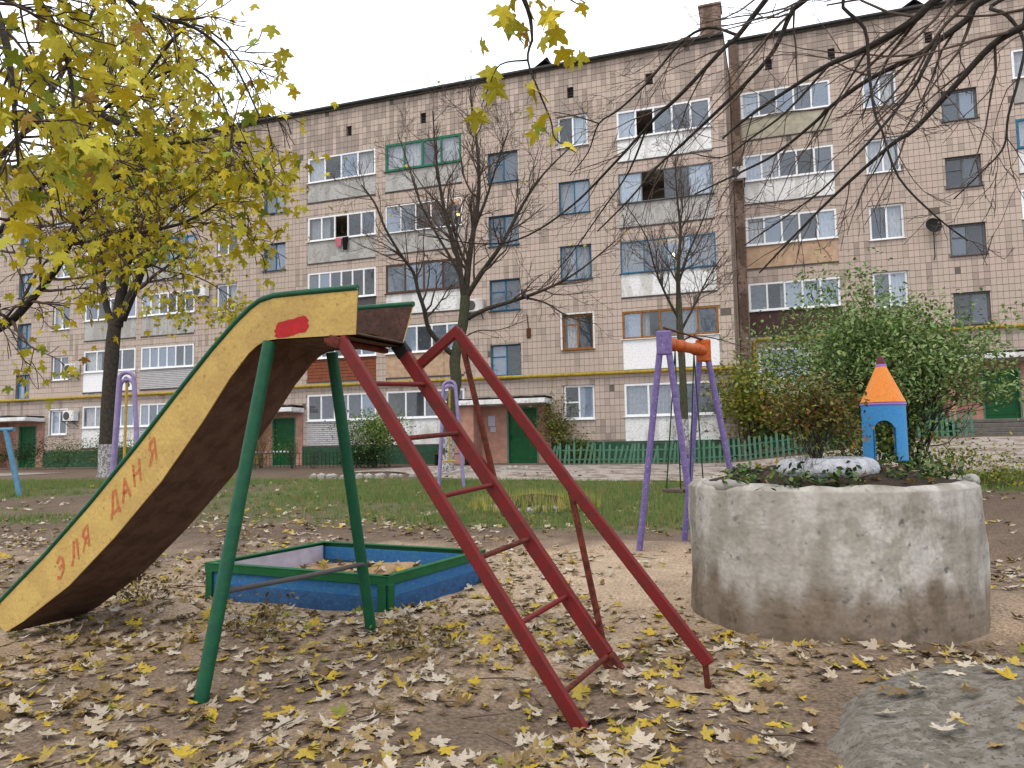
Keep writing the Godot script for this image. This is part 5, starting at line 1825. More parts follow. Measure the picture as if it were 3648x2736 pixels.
func build_trees() -> void:
	var bare := {"jit": 0.16, "up": 0.06, "kids": 4, "amin": 0.4, "amax": 0.95, "rmin": 0.0048}
	# --- bare tree in the middle
	var p := on_ground(-2.02, -23.4)
	var t := thing("bare_tree", "leafless spreading tree with whitewashed base behind the slide ladder", "tree", p)
	trunk(t, PackedVector3Array([Vector3(-2.022, 0.270, -23.400), Vector3(-1.983, 1.225, -23.400), Vector3(-1.857, 2.355, -23.400), Vector3(-1.720, 3.207, -23.400), Vector3(-1.741, 3.852, -23.400), Vector3(-1.485, 4.927, -23.400), Vector3(-1.402, 5.796, -23.400)]), 0.20, 0.155, M.barkgreen)
	whitewash(t, PackedVector3Array([Vector3(-2.021, 0.326, -23.400)])[0], PackedVector3Array([Vector3(-1.951, 1.592, -23.400)])[0], 0.195, 0.19)
	var tw := MB.new()
	var tips := []
	limb(t, PackedVector3Array([Vector3(-1.810, 3.997, -23.400), Vector3(-2.160, 4.293, -23.200), Vector3(-2.491, 4.725, -22.900), Vector3(-2.592, 5.268, -22.600), Vector3(-2.743, 5.791, -22.400), Vector3(-2.864, 6.315, -22.300), Vector3(-3.174, 6.761, -22.000), Vector3(-3.569, 7.443, -21.700), Vector3(-3.852, 8.165, -21.500), Vector3(-4.218, 8.683, -21.400)]), 0.095, 0.022, M.bark, tw, 17, 2.2, 2, bare, tips)
	limb(t, PackedVector3Array([Vector3(-1.420, 5.505, -23.400), Vector3(-1.518, 6.358, -23.300), Vector3(-1.658, 7.209, -23.200), Vector3(-1.917, 8.103, -23.000), Vector3(-2.111, 9.164, -22.900), Vector3(-2.232, 10.296, -22.800), Vector3(-2.282, 11.425, -22.700)]), 0.11, 0.02, M.bark, tw, 20, 2.4, 2, bare, tips)
	limb(t, PackedVector3Array([Vector3(-1.524, 6.380, -23.400), Vector3(-1.836, 7.020, -23.600), Vector3(-2.375, 8.031, -24.000), Vector3(-2.922, 9.201, -24.300), Vector3(-3.317, 10.520, -24.500), Vector3(-3.647, 11.552, -24.700)]), 0.06, 0.015, M.bark, tw, 14, 2.0, 2, bare, tips)
	limb(t, PackedVector3Array([Vector3(-1.403, 5.723, -23.400), Vector3(-1.294, 6.838, -23.500), Vector3(-1.109, 8.044, -23.600), Vector3(-0.957, 9.153, -23.800), Vector3(-0.976, 10.596, -24.000), Vector3(-1.141, 12.033, -24.100), Vector3(-1.209, 13.019, -24.200)]), 0.12, 0.02, M.bark, tw, 22, 2.4, 2, bare, tips)
	limb(t, PackedVector3Array([Vector3(-1.140, 7.896, -23.600), Vector3(-0.711, 8.867, -23.400), Vector3(-0.327, 9.975, -23.200), Vector3(0.052, 10.925, -23.000)]), 0.06, 0.015, M.bark, tw, 12, 1.9, 2, bare, tips)
	limb(t, PackedVector3Array([Vector3(-1.359, 5.795, -23.400), Vector3(-0.882, 6.470, -23.200), Vector3(-0.223, 7.349, -23.000), Vector3(0.435, 8.506, -22.800), Vector3(1.080, 9.363, -22.600), Vector3(1.863, 10.103, -22.500)]), 0.10, 0.018, M.bark, tw, 17, 2.2, 2, bare, tips)
	limb(t, PackedVector3Array([Vector3(-1.397, 5.071, -23.400), Vector3(-0.753, 5.324, -23.100), Vector3(0.379, 5.585, -22.700), Vector3(1.344, 5.900, -22.400), Vector3(2.163, 6.355, -22.200), Vector3(3.113, 7.091, -22.000)]), 0.085, 0.016, M.bark, tw, 15, 2.0, 2, bare, tips)
	limb(t, PackedVector3Array([Vector3(0.449, 5.584, -22.700), Vector3(1.062, 5.367, -22.500), Vector3(1.734, 4.920, -22.400), Vector3(2.540, 4.683, -22.300)]), 0.04, 0.01, M.bark, tw, 7, 1.3, 1, bare, tips)
	limb(t, PackedVector3Array([Vector3(-1.706, 4.354, -23.400), Vector3(-1.054, 4.688, -23.300), Vector3(-0.340, 4.704, -23.200), Vector3(0.515, 4.987, -23.100)]), 0.03, 0.008, M.bark, tw, 6, 1.1, 1, bare, tips)
	put("twigs", tw, M.twig, t).set_meta("kind", "stuff")
	hang_leaves(t, tips, 1, 0.13, 0.012, 0.06)
	# --- slim bare tree behind the purple swing
	p = on_ground(5.03, -22.5)
	t = thing("bare_tree", "slim leafless young tree behind the purple swing", "tree", p)
	trunk(t, PackedVector3Array([Vector3(5.029, 0.495, -22.500), Vector3(5.052, 1.918, -22.500), Vector3(5.046, 3.288, -22.500), Vector3(5.011, 4.671, -22.500), Vector3(5.013, 5.506, -22.500)]), 0.13, 0.085, M.barkgreen)
	whitewash(t, PackedVector3Array([Vector3(5.031, 0.536, -22.500)])[0], PackedVector3Array([Vector3(5.050, 1.850, -22.500)])[0], 0.128, 0.122)
	tw = MB.new()
	tips = []
	limb(t, PackedVector3Array([Vector3(5.008, 5.367, -22.500), Vector3(5.005, 6.324, -22.400), Vector3(5.113, 7.445, -22.400), Vector3(5.019, 8.546, -22.300), Vector3(4.980, 9.644, -22.200)]), 0.08, 0.014, M.bark, tw, 22, 2.0, 2, bare, tips)
	limb(t, PackedVector3Array([Vector3(5.002, 4.810, -22.500), Vector3(4.613, 5.474, -22.300), Vector3(4.259, 6.267, -22.100), Vector3(3.981, 7.186, -21.900), Vector3(3.386, 8.132, -21.800)]), 0.05, 0.012, M.bark, tw, 15, 1.7, 2, bare, tips)
	limb(t, PackedVector3Array([Vector3(5.002, 4.393, -22.500), Vector3(5.496, 5.237, -22.600), Vector3(5.969, 6.093, -22.700), Vector3(6.589, 6.960, -22.800)]), 0.05, 0.012, M.bark, tw, 14, 1.6, 2, bare, tips)
	limb(t, PackedVector3Array([Vector3(5.027, 5.926, -22.500), Vector3(5.346, 6.853, -22.300), Vector3(5.768, 7.797, -22.200), Vector3(6.025, 8.707, -22.000)]), 0.045, 0.012, M.bark, tw, 12, 1.6, 2, bare, tips)
	limb(t, PackedVector3Array([Vector3(5.019, 4.116, -22.500), Vector3(5.415, 4.302, -22.400), Vector3(6.202, 4.137, -22.300), Vector3(6.975, 3.837, -22.200)]), 0.03, 0.008, M.bark, tw, 5, 1.0, 1, bare, tips)
	put("twigs", tw, M.twig, t).set_meta("kind", "stuff")
	# --- yellow maple with a whitewashed trunk
	var leafy := {"jit": 0.2, "up": 0.03, "kids": 4, "amin": 0.4, "amax": 1.0, "rmin": 0.007}
	p = on_ground(-12.95, -24.5)
	t = thing("maple_tree", "yellow-leaved maple with forked dark trunk and whitewashed base on the left", "tree", p)
	trunk(t, PackedVector3Array([Vector3(-12.951, 0.268, -24.500), Vector3(-12.982, 1.564, -24.500), Vector3(-12.958, 3.049, -24.500), Vector3(-12.878, 4.698, -24.500), Vector3(-12.806, 5.452, -24.500)]), 0.255, 0.20, M.bark)
	whitewash(t, PackedVector3Array([Vector3(-12.952, 0.327, -24.500)])[0], PackedVector3Array([Vector3(-12.978, 1.416, -24.500)])[0], 0.268, 0.25)
	tw = MB.new()
	tips = []
	limb(t, PackedVector3Array([Vector3(-12.770, 5.225, -24.500), Vector3(-12.643, 6.209, -24.500), Vector3(-12.462, 7.099, -24.400), Vector3(-12.174, 8.597, -24.300), Vector3(-12.000, 9.791, -24.200), Vector3(-12.096, 10.989, -24.100), Vector3(-12.520, 12.038, -24.000), Vector3(-12.830, 13.394, -23.900), Vector3(-12.723, 14.900, -23.800), Vector3(-12.700, 16.473, -23.800)]), 0.20, 0.035, M.barkdark, tw, 26, 2.6, 2, leafy, tips)
	limb(t, PackedVector3Array([Vector3(-12.626, 5.449, -24.500), Vector3(-12.098, 6.463, -24.300), Vector3(-11.710, 7.342, -24.200), Vector3(-11.313, 8.644, -24.000), Vector3(-11.114, 9.976, -23.900), Vector3(-10.644, 11.150, -23.800), Vector3(-9.982, 12.120, -23.600)]), 0.17, 0.03, M.barkdark, tw, 24, 2.5, 2, leafy, tips)
	limb(t, PackedVector3Array([Vector3(-12.889, 5.151, -24.500), Vector3(-13.292, 6.260, -24.700), Vector3(-13.492, 7.545, -24.900), Vector3(-13.705, 8.989, -25.000), Vector3(-14.227, 10.498, -25.200), Vector3(-14.642, 12.162, -25.300)]), 0.12, 0.025, M.barkdark, tw, 20, 2.5, 2, leafy, tips)
	limb(t, PackedVector3Array([Vector3(-12.093, 10.835, -24.100), Vector3(-11.600, 11.977, -23.900), Vector3(-11.080, 13.108, -23.700), Vector3(-10.911, 14.444, -23.600)]), 0.09, 0.02, M.bark, tw, 16, 2.3, 2, leafy, tips)
	limb(t, PackedVector3Array([Vector3(-11.998, 7.371, -24.300), Vector3(-10.955, 6.904, -24.000), Vector3(-9.835, 6.615, -23.800), Vector3(-8.729, 5.964, -23.600)]), 0.05, 0.012, M.bark, tw, 10, 1.8, 2, leafy, tips)
	limb(t, PackedVector3Array([Vector3(-11.990, 9.330, -24.200), Vector3(-10.655, 9.208, -23.900), Vector3(-9.356, 9.536, -23.600), Vector3(-8.111, 9.147, -23.400)]), 0.05, 0.012, M.bark, tw, 10, 1.9, 2, leafy, tips)
	put("twigs", tw, M.twig, t).set_meta("kind", "stuff")
	hang_leaves(t, tips, 3, 0.19, 0.75, 0.28)
	# --- maple whose trunk stands just outside the left edge
	p = on_ground(-6.1, -7.6)
	t = thing("maple_tree", "near yellow maple at the left edge, its boughs leaning into the picture", "tree", p)
	var hangc := {"jit": 0.16, "up": -0.05, "kids": 3, "amin": 0.4, "amax": 1.0, "rmin": 0.0035, "from": 0.05}
	trunk(t, PackedVector3Array([p - Vector3(0, 0.2, 0), p + Vector3(0.05, 1.0, 0.1), p + Vector3(0.35, 2.0, 0.5), p + Vector3(0.75, 3.2, 0.9), p + Vector3(0.9, 4.6, 1.1), p + Vector3(0.8, 6.0, 1.2)]), 0.20, 0.08, M.bark)
	tw = MB.new()
	tips = []
	limb(t, PackedVector3Array([Vector3(-4.910, 2.208, -6.900), Vector3(-4.573, 2.335, -6.800), Vector3(-4.394, 2.395, -6.700), Vector3(-4.070, 2.582, -6.500), Vector3(-3.796, 2.733, -6.300), Vector3(-3.638, 2.902, -6.200), Vector3(-3.445, 3.072, -6.000), Vector3(-3.181, 3.228, -5.800), Vector3(-2.884, 3.297, -5.600)]), 0.045, 0.012, M.barkdark, tw, 24, 0.9, 2, hangc, tips)
	limb(t, PackedVector3Array([Vector3(-4.939, 2.980, -6.900), Vector3(-4.410, 3.229, -6.600), Vector3(-3.946, 3.451, -6.300), Vector3(-3.542, 3.608, -6.000), Vector3(-3.197, 3.841, -5.800), Vector3(-2.743, 3.913, -5.500), Vector3(-2.313, 3.964, -5.300)]), 0.036, 0.009, M.barkdark, tw, 26, 1.0, 2, hangc, tips)
	limb(t, PackedVector3Array([Vector3(-3.639, 2.921, -6.200), Vector3(-3.225, 2.879, -6.000), Vector3(-2.797, 2.890, -5.800), Vector3(-2.424, 2.898, -5.600), Vector3(-2.144, 3.002, -5.500)]), 0.024, 0.007, M.barkdark, tw, 18, 0.8, 2, hangc, tips)
	limb(t, PackedVector3Array([Vector3(-3.197, 3.841, -5.800), Vector3(-2.821, 3.619, -5.600), Vector3(-2.448, 3.423, -5.400), Vector3(-2.139, 3.412, -5.300), Vector3(-1.806, 3.331, -5.200)]), 0.026, 0.007, M.barkdark, tw, 18, 0.8, 2, hangc, tips)
	limb(t, PackedVector3Array([Vector3(-4.926, 3.764, -6.900), Vector3(-4.419, 4.026, -6.700), Vector3(-4.077, 4.405, -6.600), Vector3(-3.783, 4.819, -6.500), Vector3(-3.535, 5.224, -6.400)]), 0.036, 0.012, M.barkdark, tw, 20, 1.1, 2, hangc, tips)
	limb(t, PackedVector3Array([Vector3(-2.743, 3.913, -5.500), Vector3(-2.318, 4.241, -5.300), Vector3(-2.043, 4.112, -5.200), Vector3(-1.808, 3.819, -5.100), Vector3(-1.678, 3.518, -5.100), Vector3(-1.612, 3.222, -5.100)]), 0.012, 0.003, M.barkdark, tw, 12, 0.5, 1, hangc, tips)
	limb(t, PackedVector3Array([Vector3(-2.313, 3.964, -5.300), Vector3(-2.104, 3.807, -5.200), Vector3(-1.971, 3.568, -5.200), Vector3(-1.870, 3.299, -5.200), Vector3(-1.738, 3.031, -5.200)]), 0.01, 0.003, M.barkdark, tw, 12, 0.45, 1, hangc, tips)
	put("twigs", tw, M.twig, t).set_meta("kind", "stuff")
	hang_leaves(t, tips, 3, 0.090, 0.40, 0.13)
	# --- maple overhead, trunk behind the camera; its boughs hang into the top of the picture
	p = on_ground(-3.4, 1.4)
	t = thing("maple_tree", "overhead maple boughs with yellow leaves hanging into the top of the picture", "tree", p)
	trunk(t, PackedVector3Array([p - Vector3(0, 0.2, 0), p + Vector3(0.05, 1.2, 0), p + Vector3(0.1, 2.6, -0.1), p + Vector3(0.2, 4.2, -0.3), p + Vector3(0.3, 6.0, -0.4)]), 0.19, 0.09, M.bark)
	tw = MB.new()
	tips = []
	var b0 := p + Vector3(0.15, 3.4, -0.2)
	limb(t, PackedVector3Array([b0, b0 + Vector3(0.3, 0.7, -1.2)]) + PackedVector3Array([Vector3(-2.054, 3.019, -2.600), Vector3(-1.972, 3.107, -2.900), Vector3(-1.863, 2.971, -3.000), Vector3(-1.781, 2.753, -3.000), Vector3(-1.697, 2.494, -2.900)]), 0.026, 0.005, M.barkdark, tw, 20, 0.6, 1, hangc, tips)
	limb(t, PackedVector3Array([b0 + Vector3(0.1, 0.8, -0.1), b0 + Vector3(0.5, 1.2, -1.6)]) + PackedVector3Array([Vector3(-2.232, 3.616, -3.400), Vector3(-1.967, 3.511, -3.600), Vector3(-1.806, 3.400, -3.700), Vector3(-1.614, 3.380, -3.800), Vector3(-1.420, 3.202, -3.800), Vector3(-1.274, 2.903, -3.800)]), 0.022, 0.004, M.barkdark, tw, 18, 0.6, 1, hangc, tips)
	limb(t, PackedVector3Array([Vector3(-2.011, 3.043, -2.800), Vector3(-1.845, 2.726, -2.700), Vector3(-1.736, 2.431, -2.600), Vector3(-1.679, 2.178, -2.550)]), 0.02, 0.004, M.barkdark, tw, 18, 0.45, 1, hangc, tips)
	hang_leaves(t, tips, 3, 0.095, 0.75, 0.09, 0.1)
	tips = []
	var b1 := p + Vector3(0.2, 4.6, -0.3)
	limb(t, PackedVector3Array([b1, b1 + Vector3(1.4, 0.5, -1.6)]) + PackedVector3Array([Vector3(-0.582, 3.861, -3.400), Vector3(-0.243, 3.673, -3.500), Vector3(-0.001, 3.514, -3.550), Vector3(0.110, 3.330, -3.600), Vector3(0.129, 3.164, -3.600)]), 0.05, 0.006, M.barkdark, tw, 0, 0.4, 0, hangc, tips)
	limb(t, PackedVector3Array([Vector3(-0.001, 3.514, -3.550), Vector3(0.203, 3.447, -3.600), Vector3(0.360, 3.349, -3.600)]), 0.01, 0.003, M.barkdark, tw, 3, 0.2, 0, hangc, tips)
	limb(t, PackedVector3Array([Vector3(0.129, 3.176, -3.600), Vector3(0.105, 3.070, -3.600), Vector3(0.156, 2.882, -3.550), Vector3(0.208, 2.743, -3.550), Vector3(0.225, 2.631, -3.500), Vector3(0.322, 2.562, -3.500)]), 0.007, 0.0025, M.barkdark, tw, 0, 0.2, 0, hangc, tips)
	limb(t, PackedVector3Array([Vector3(0.105, 3.070, -3.600), Vector3(-0.032, 3.075, -3.650), Vector3(-0.091, 2.957, -3.650), Vector3(-0.127, 2.863, -3.650)]), 0.005, 0.002, M.barkdark, tw, 0, 0.2, 0, hangc, tips)
	tips = []
	for q in [PackedVector3Array([Vector3(-0.121, 3.157, -3.600), Vector3(-0.015, 3.273, -3.500), Vector3(0.017, 3.272, -3.600), Vector3(0.084, 3.207, -3.550), Vector3(0.132, 3.330, -3.600), Vector3(0.183, 3.212, -3.500), Vector3(0.234, 3.304, -3.600), Vector3(0.163, 3.175, -3.600), Vector3(0.105, 3.160, -3.550), Vector3(0.062, 3.201, -3.600), Vector3(0.251, 3.169, -3.550), Vector3(0.210, 3.222, -3.600), Vector3(0.286, 3.102, -3.600), Vector3(0.349, 3.063, -3.550), Vector3(0.320, 3.066, -3.600), Vector3(0.394, 3.325, -3.600), Vector3(0.042, 3.367, -3.600), Vector3(0.151, 3.305, -3.500), Vector3(-0.079, 3.028, -3.650), Vector3(-0.067, 2.945, -3.600), Vector3(-0.092, 2.922, -3.650), Vector3(-0.127, 2.852, -3.650), Vector3(-0.148, 2.806, -3.600), Vector3(-0.056, 2.968, -3.600), Vector3(0.134, 2.917, -3.550), Vector3(0.167, 2.882, -3.550), Vector3(0.113, 2.918, -3.600), Vector3(0.121, 2.791, -3.550), Vector3(0.162, 2.733, -3.500), Vector3(0.141, 2.710, -3.550), Vector3(0.196, 2.686, -3.550), Vector3(0.117, 2.655, -3.500), Vector3(0.312, 2.623, -3.500)])]:
		for v in q:
			tips.append([v - p, Vector3.DOWN, 0])
	hang_leaves(t, tips, 1, 0.125, 1.0, 0.01)
	put("twigs", tw, M.twig, t).set_meta("kind", "stuff")
	# --- bare tree whose trunk stands outside the right edge; dark boughs sweep in
	p = on_ground(5.0, -3.0)
	t = thing("bare_tree", "dark leafless boughs sweeping in from the right edge", "tree", p)
	trunk(t, PackedVector3Array([p - Vector3(0, 0.2, 0), p + Vector3(0.0, 1.2, -0.1), p + Vector3(-0.1, 2.4, -0.2), p + Vector3(-0.2, 3.4, -0.4), p + Vector3(-0.1, 5.0, -0.5)]), 0.17, 0.08, M.bark)
	tw = MB.new()
	tips = []
	var near := {"jit": 0.13, "up": -0.015, "kids": 2, "amin": 0.35, "amax": 0.9, "rmin": 0.0019, "from": 0.1, "deep": 1.0}
	var c0 := p + Vector3(-0.18, 3.2, -0.38)
	var c1 := p + Vector3(-0.12, 3.9, -0.42)
	limb(t, PackedVector3Array([c0]) + PackedVector3Array([Vector3(3.065, 3.660, -3.900), Vector3(2.690, 3.758, -4.000), Vector3(2.410, 3.638, -4.100), Vector3(2.312, 3.553, -4.150), Vector3(2.115, 3.474, -4.300), Vector3(1.926, 3.425, -4.400), Vector3(1.778, 3.362, -4.500), Vector3(1.539, 3.251, -4.700), Vector3(1.386, 3.143, -4.800)]), 0.036, 0.007, M.barkdark, tw, 11, 1.0, 2, near, tips)
	limb(t, PackedVector3Array([c0 + Vector3(0, -0.2, 0)]) + PackedVector3Array([Vector3(3.215, 3.768, -4.200), Vector3(2.818, 3.752, -4.300), Vector3(2.733, 3.661, -4.350), Vector3(2.581, 3.557, -4.400), Vector3(2.493, 3.516, -4.500), Vector3(2.251, 3.423, -4.600), Vector3(2.044, 3.293, -4.700), Vector3(1.984, 3.234, -4.750), Vector3(1.761, 3.074, -4.900), Vector3(1.559, 2.992, -5.000), Vector3(1.268, 2.878, -5.100)]), 0.03, 0.005, M.barkdark, tw, 12, 1.0, 2, near, tips)
	limb(t, PackedVector3Array([c0 + Vector3(0, -0.5, 0)]) + PackedVector3Array([Vector3(2.973, 3.421, -3.800), Vector3(2.753, 3.365, -3.900), Vector3(2.637, 3.311, -4.000), Vector3(2.482, 3.135, -4.100), Vector3(2.302, 2.935, -4.200), Vector3(2.192, 2.868, -4.250), Vector3(1.934, 2.641, -4.400), Vector3(1.735, 2.442, -4.500), Vector3(1.521, 2.215, -4.600)]), 0.028, 0.005, M.barkdark, tw, 11, 0.9, 2, near, tips)
	limb(t, PackedVector3Array([Vector3(2.690, 3.758, -4.000), Vector3(2.266, 3.886, -4.100), Vector3(1.938, 3.708, -4.200), Vector3(2.053, 3.531, -4.200), Vector3(2.064, 3.246, -4.200), Vector3(2.061, 2.998, -4.150), Vector3(2.068, 2.889, -4.100), Vector3(2.118, 2.608, -4.050), Vector3(2.278, 2.374, -4.000), Vector3(2.440, 2.238, -4.000)]), 0.014, 0.004, M.barkdark, tw, 8, 0.7, 2, near, tips)
	limb(t, PackedVector3Array([Vector3(2.581, 3.557, -4.400), Vector3(2.416, 3.308, -4.300), Vector3(2.372, 3.234, -4.300), Vector3(2.133, 2.959, -4.250), Vector3(1.943, 2.763, -4.300), Vector3(1.788, 2.616, -4.400), Vector3(1.438, 2.389, -4.600)]), 0.014, 0.004, M.barkdark, tw, 9, 0.8, 2, near, tips)
	limb(t, PackedVector3Array([Vector3(3.231, 3.922, -4.400), Vector3(2.984, 3.832, -4.500), Vector3(3.008, 3.713, -4.400), Vector3(3.029, 3.494, -4.300), Vector3(2.911, 3.222, -4.200), Vector3(2.838, 3.006, -4.200), Vector3(2.800, 2.826, -4.200), Vector3(2.679, 2.694, -4.200), Vector3(2.499, 2.529, -4.200)]), 0.014, 0.004, M.barkdark, tw, 7, 0.8, 2, near, tips)
	limb(t, PackedVector3Array([c1]) + PackedVector3Array([Vector3(2.996, 4.575, -4.400), Vector3(2.364, 4.377, -4.700), Vector3(2.004, 4.130, -4.900), Vector3(1.926, 4.064, -4.950), Vector3(1.817, 3.833, -5.000), Vector3(1.618, 3.624, -5.100), Vector3(1.249, 3.317, -5.300), Vector3(1.081, 3.187, -5.400), Vector3(0.889, 2.983, -5.500), Vector3(0.656, 2.772, -5.600)]), 0.028, 0.005, M.barkdark, tw, 12, 1.1, 2, near, tips)
	limb(t, PackedVector3Array([c1 + Vector3(0, 0.3, 0)]) + PackedVector3Array([Vector3(2.728, 4.790, -4.400), Vector3(2.050, 4.484, -4.800), Vector3(1.779, 4.195, -5.000), Vector3(1.611, 4.000, -5.100), Vector3(1.514, 3.915, -5.100), Vector3(1.235, 3.645, -5.200), Vector3(1.074, 3.524, -5.300), Vector3(0.968, 3.431, -5.400), Vector3(0.760, 3.230, -5.500), Vector3(0.478, 2.977, -5.600), Vector3(0.129, 2.774, -5.700), Vector3(-0.203, 2.746, -5.800), Vector3(-0.715, 2.856, -5.900)]), 0.026, 0.004, M.barkdark, tw, 11, 0.9, 2, near, tips)
	limb(t, PackedVector3Array([Vector3(1.611, 4.000, -5.100), Vector3(1.435, 4.117, -5.200), Vector3(1.258, 4.062, -5.300), Vector3(1.034, 3.824, -5.400), Vector3(0.830, 3.663, -5.500), Vector3(0.679, 3.560, -5.500), Vector3(0.602, 3.378, -5.600), Vector3(0.467, 3.237, -5.700)]), 0.012, 0.004, M.barkdark, tw, 8, 0.8, 2, near, tips)
	limb(t, PackedVector3Array([Vector3(1.024, 3.510, -5.400), Vector3(0.896, 3.203, -5.500), Vector3(0.709, 2.948, -5.600), Vector3(0.460, 2.639, -5.800), Vector3(0.245, 2.421, -5.900)]), 0.009, 0.003, M.barkdark, tw, 6, 0.7, 2, near, tips)
	limb(t, PackedVector3Array([Vector3(0.679, 3.560, -5.500), Vector3(0.495, 3.623, -5.500), Vector3(0.341, 3.654, -5.500)]), 0.006, 0.0025, M.barkdark, tw, 3, 0.5, 1, near, tips)
	limb(t, PackedVector3Array([Vector3(1.926, 3.425, -4.400), Vector3(1.700, 3.188, -4.500), Vector3(1.500, 3.059, -4.600), Vector3(1.352, 2.982, -4.700), Vector3(1.173, 3.055, -4.800)]), 0.009, 0.003, M.barkdark, tw, 7, 0.7, 2, near, tips)
	put("twigs", tw, M.twig, t).set_meta("kind", "stuff")
	# --- dove on a limb of the bare tree
	dove()

func dove() -> void:
	var at: Vector3 = PackedVector3Array([Vector3(0.393, 5.612, -22.620)])[0]
	var mb := MB.new()
	mb.col = lin(0.62, 0.58, 0.64)
	# one lofted body: tail, rump, breast, neck, head, beak
	var sp := [[Vector3(-0.17, -0.13, 0), 0.010, 0.022], [Vector3(-0.12, -0.07, 0), 0.016, 0.030], [Vector3(-0.07, -0.01, 0), 0.045, 0.048], [Vector3(-0.02, 0.05, 0), 0.066, 0.064], [Vector3(0.025, 0.105, 0), 0.062, 0.058], [Vector3(0.045, 0.155, 0), 0.036, 0.034], [Vector3(0.05, 0.185, 0), 0.032, 0.030], [Vector3(0.062, 0.212, 0), 0.030, 0.028], [Vector3(0.082, 0.222, 0), 0.018, 0.018], [Vector3(0.105, 0.215, 0), 0.006, 0.006], [Vector3(0.12, 0.208, 0), 0.001, 0.001]]
	var k := mb.v.size()
	var n := 12
	for i in sp.size():
		var c: Vector3 = sp[i][0]
		var t: Vector3 = (sp[mini(i + 1, sp.size() - 1)][0] - sp[maxi(i - 1, 0)][0]).normalized()
		var up := Vector3(0, 0, 1).cross(t)
		for s in n:
			var a := TAU * s / n
			var d: Vector3 = up * cos(a) * sp[i][1] + Vector3(0, 0, 1) * sin(a) * sp[i][2]
			mb.v.append(c + d); mb.n.append(d.normalized()); mb.c.append(lin(0.62, 0.58, 0.63) if i > 1 else lin(0.45, 0.43, 0.46))
	for i in sp.size() - 1:
		for s in n:
			var a := k + i * n + s
			var b := k + i * n + (s + 1) % n
			mb.ix.append_array(PackedInt32Array([a, b, a + n, b, b + n, a + n]))
	var t := thing("dove", "grey dove perched on a limb of the bare tree", "bird", at - Vector3(0, 0.01, 0), 2.3)
	put("body", mb, M.dove, t)
	var wg := MB.new()
	wg.col = lin(0.50, 0.47, 0.52)
	for s in [-1.0, 1.0]:
		wg.tube(PackedVector3Array([Vector3(0.02, 0.10, 0.052 * s), Vector3(-0.04, 0.03, 0.06 * s), Vector3(-0.11, -0.06, 0.03 * s)]), PackedFloat32Array([0.018, 0.022, 0.006]), 8)
	put("wings", wg, M.dove, t)
	var ft := MB.new()
	for s in [-0.02, 0.02]:
		ft.rod(Vector3(0.0, 0.02, s), Vector3(0.01, -0.03, s), 0.005, 6)
	put("feet", ft, M.rusty, t)

# leafy mass: leaves round many twigs from several stems
func shrub(called: String, label: String, at: Vector3, size: Vector3, stems: int, leaves: int, ls: float, cols: Array, m: Mesh, category := "shrub", lean := Vector3.ZERO, loose := 2.4) -> Node3D:
	var t := thing(called, label, category, at)
	var cfg := {"jit": 0.16, "up": 0.03, "kids": 4, "amin": 0.35, "amax": 0.9, "rmin": 0.004 * size.y / 3.0}
	var tips := []
	for s in stems:
		var mb := MB.new()
		var a := TAU * s / stems + rng.randf_range(-0.3, 0.3)
		var rad := rng.randf_range(0.2, 0.85)
		var d := Vector3(cos(a) * size.x * 0.5 * rad, size.y * rng.randf_range(0.55, 0.8), sin(a) * size.z * 0.5 * rad) + lean
		grow(mb, Vector3(cos(a), 0, sin(a)) * size.x * 0.03 - Vector3(0, 0.05, 0), d.normalized(), d.length(), 0.016 * size.y / 2.0, 2, cfg, tips)
		put("stem", mb, M.bark, t)
	var xf := []
	var cs := []
	var nn := noise(rng.randi() % 9999, 0.5, 2)
	var tries := 0
	while xf.size() < leaves and tries < leaves * 4:
		tries += 1
		var q: Array = tips[rng.randi() % tips.size()]
		var p: Vector3 = q[0] + Vector3(rng.randfn(0, 1), rng.randfn(0, 1), rng.randfn(0, 1)) * ls * loose
		if p.y < size.y * (0.36 if leaves > 15000 else 0.08) and rng.randf() < 0.85: continue
		var b := Basis(Vector3.UP, rng.randf() * TAU) * Basis(Vector3.RIGHT, rng.randf_range(-0.3, 1.2)) * Basis(Vector3(0, 0, 1), rng.randfn(0, 0.5))
		xf.append(Transform3D(b.scaled(Vector3.ONE * ls * rng.randf_range(0.6, 1.25)), p))
		var c: Color = cols[rng.randi() % cols.size()]
		c = c * rng.randf_range(0.75, 1.15)
		c.a = 1.0
		cs.append(c)
	many("foliage", m, xf, cs, t)
	return t

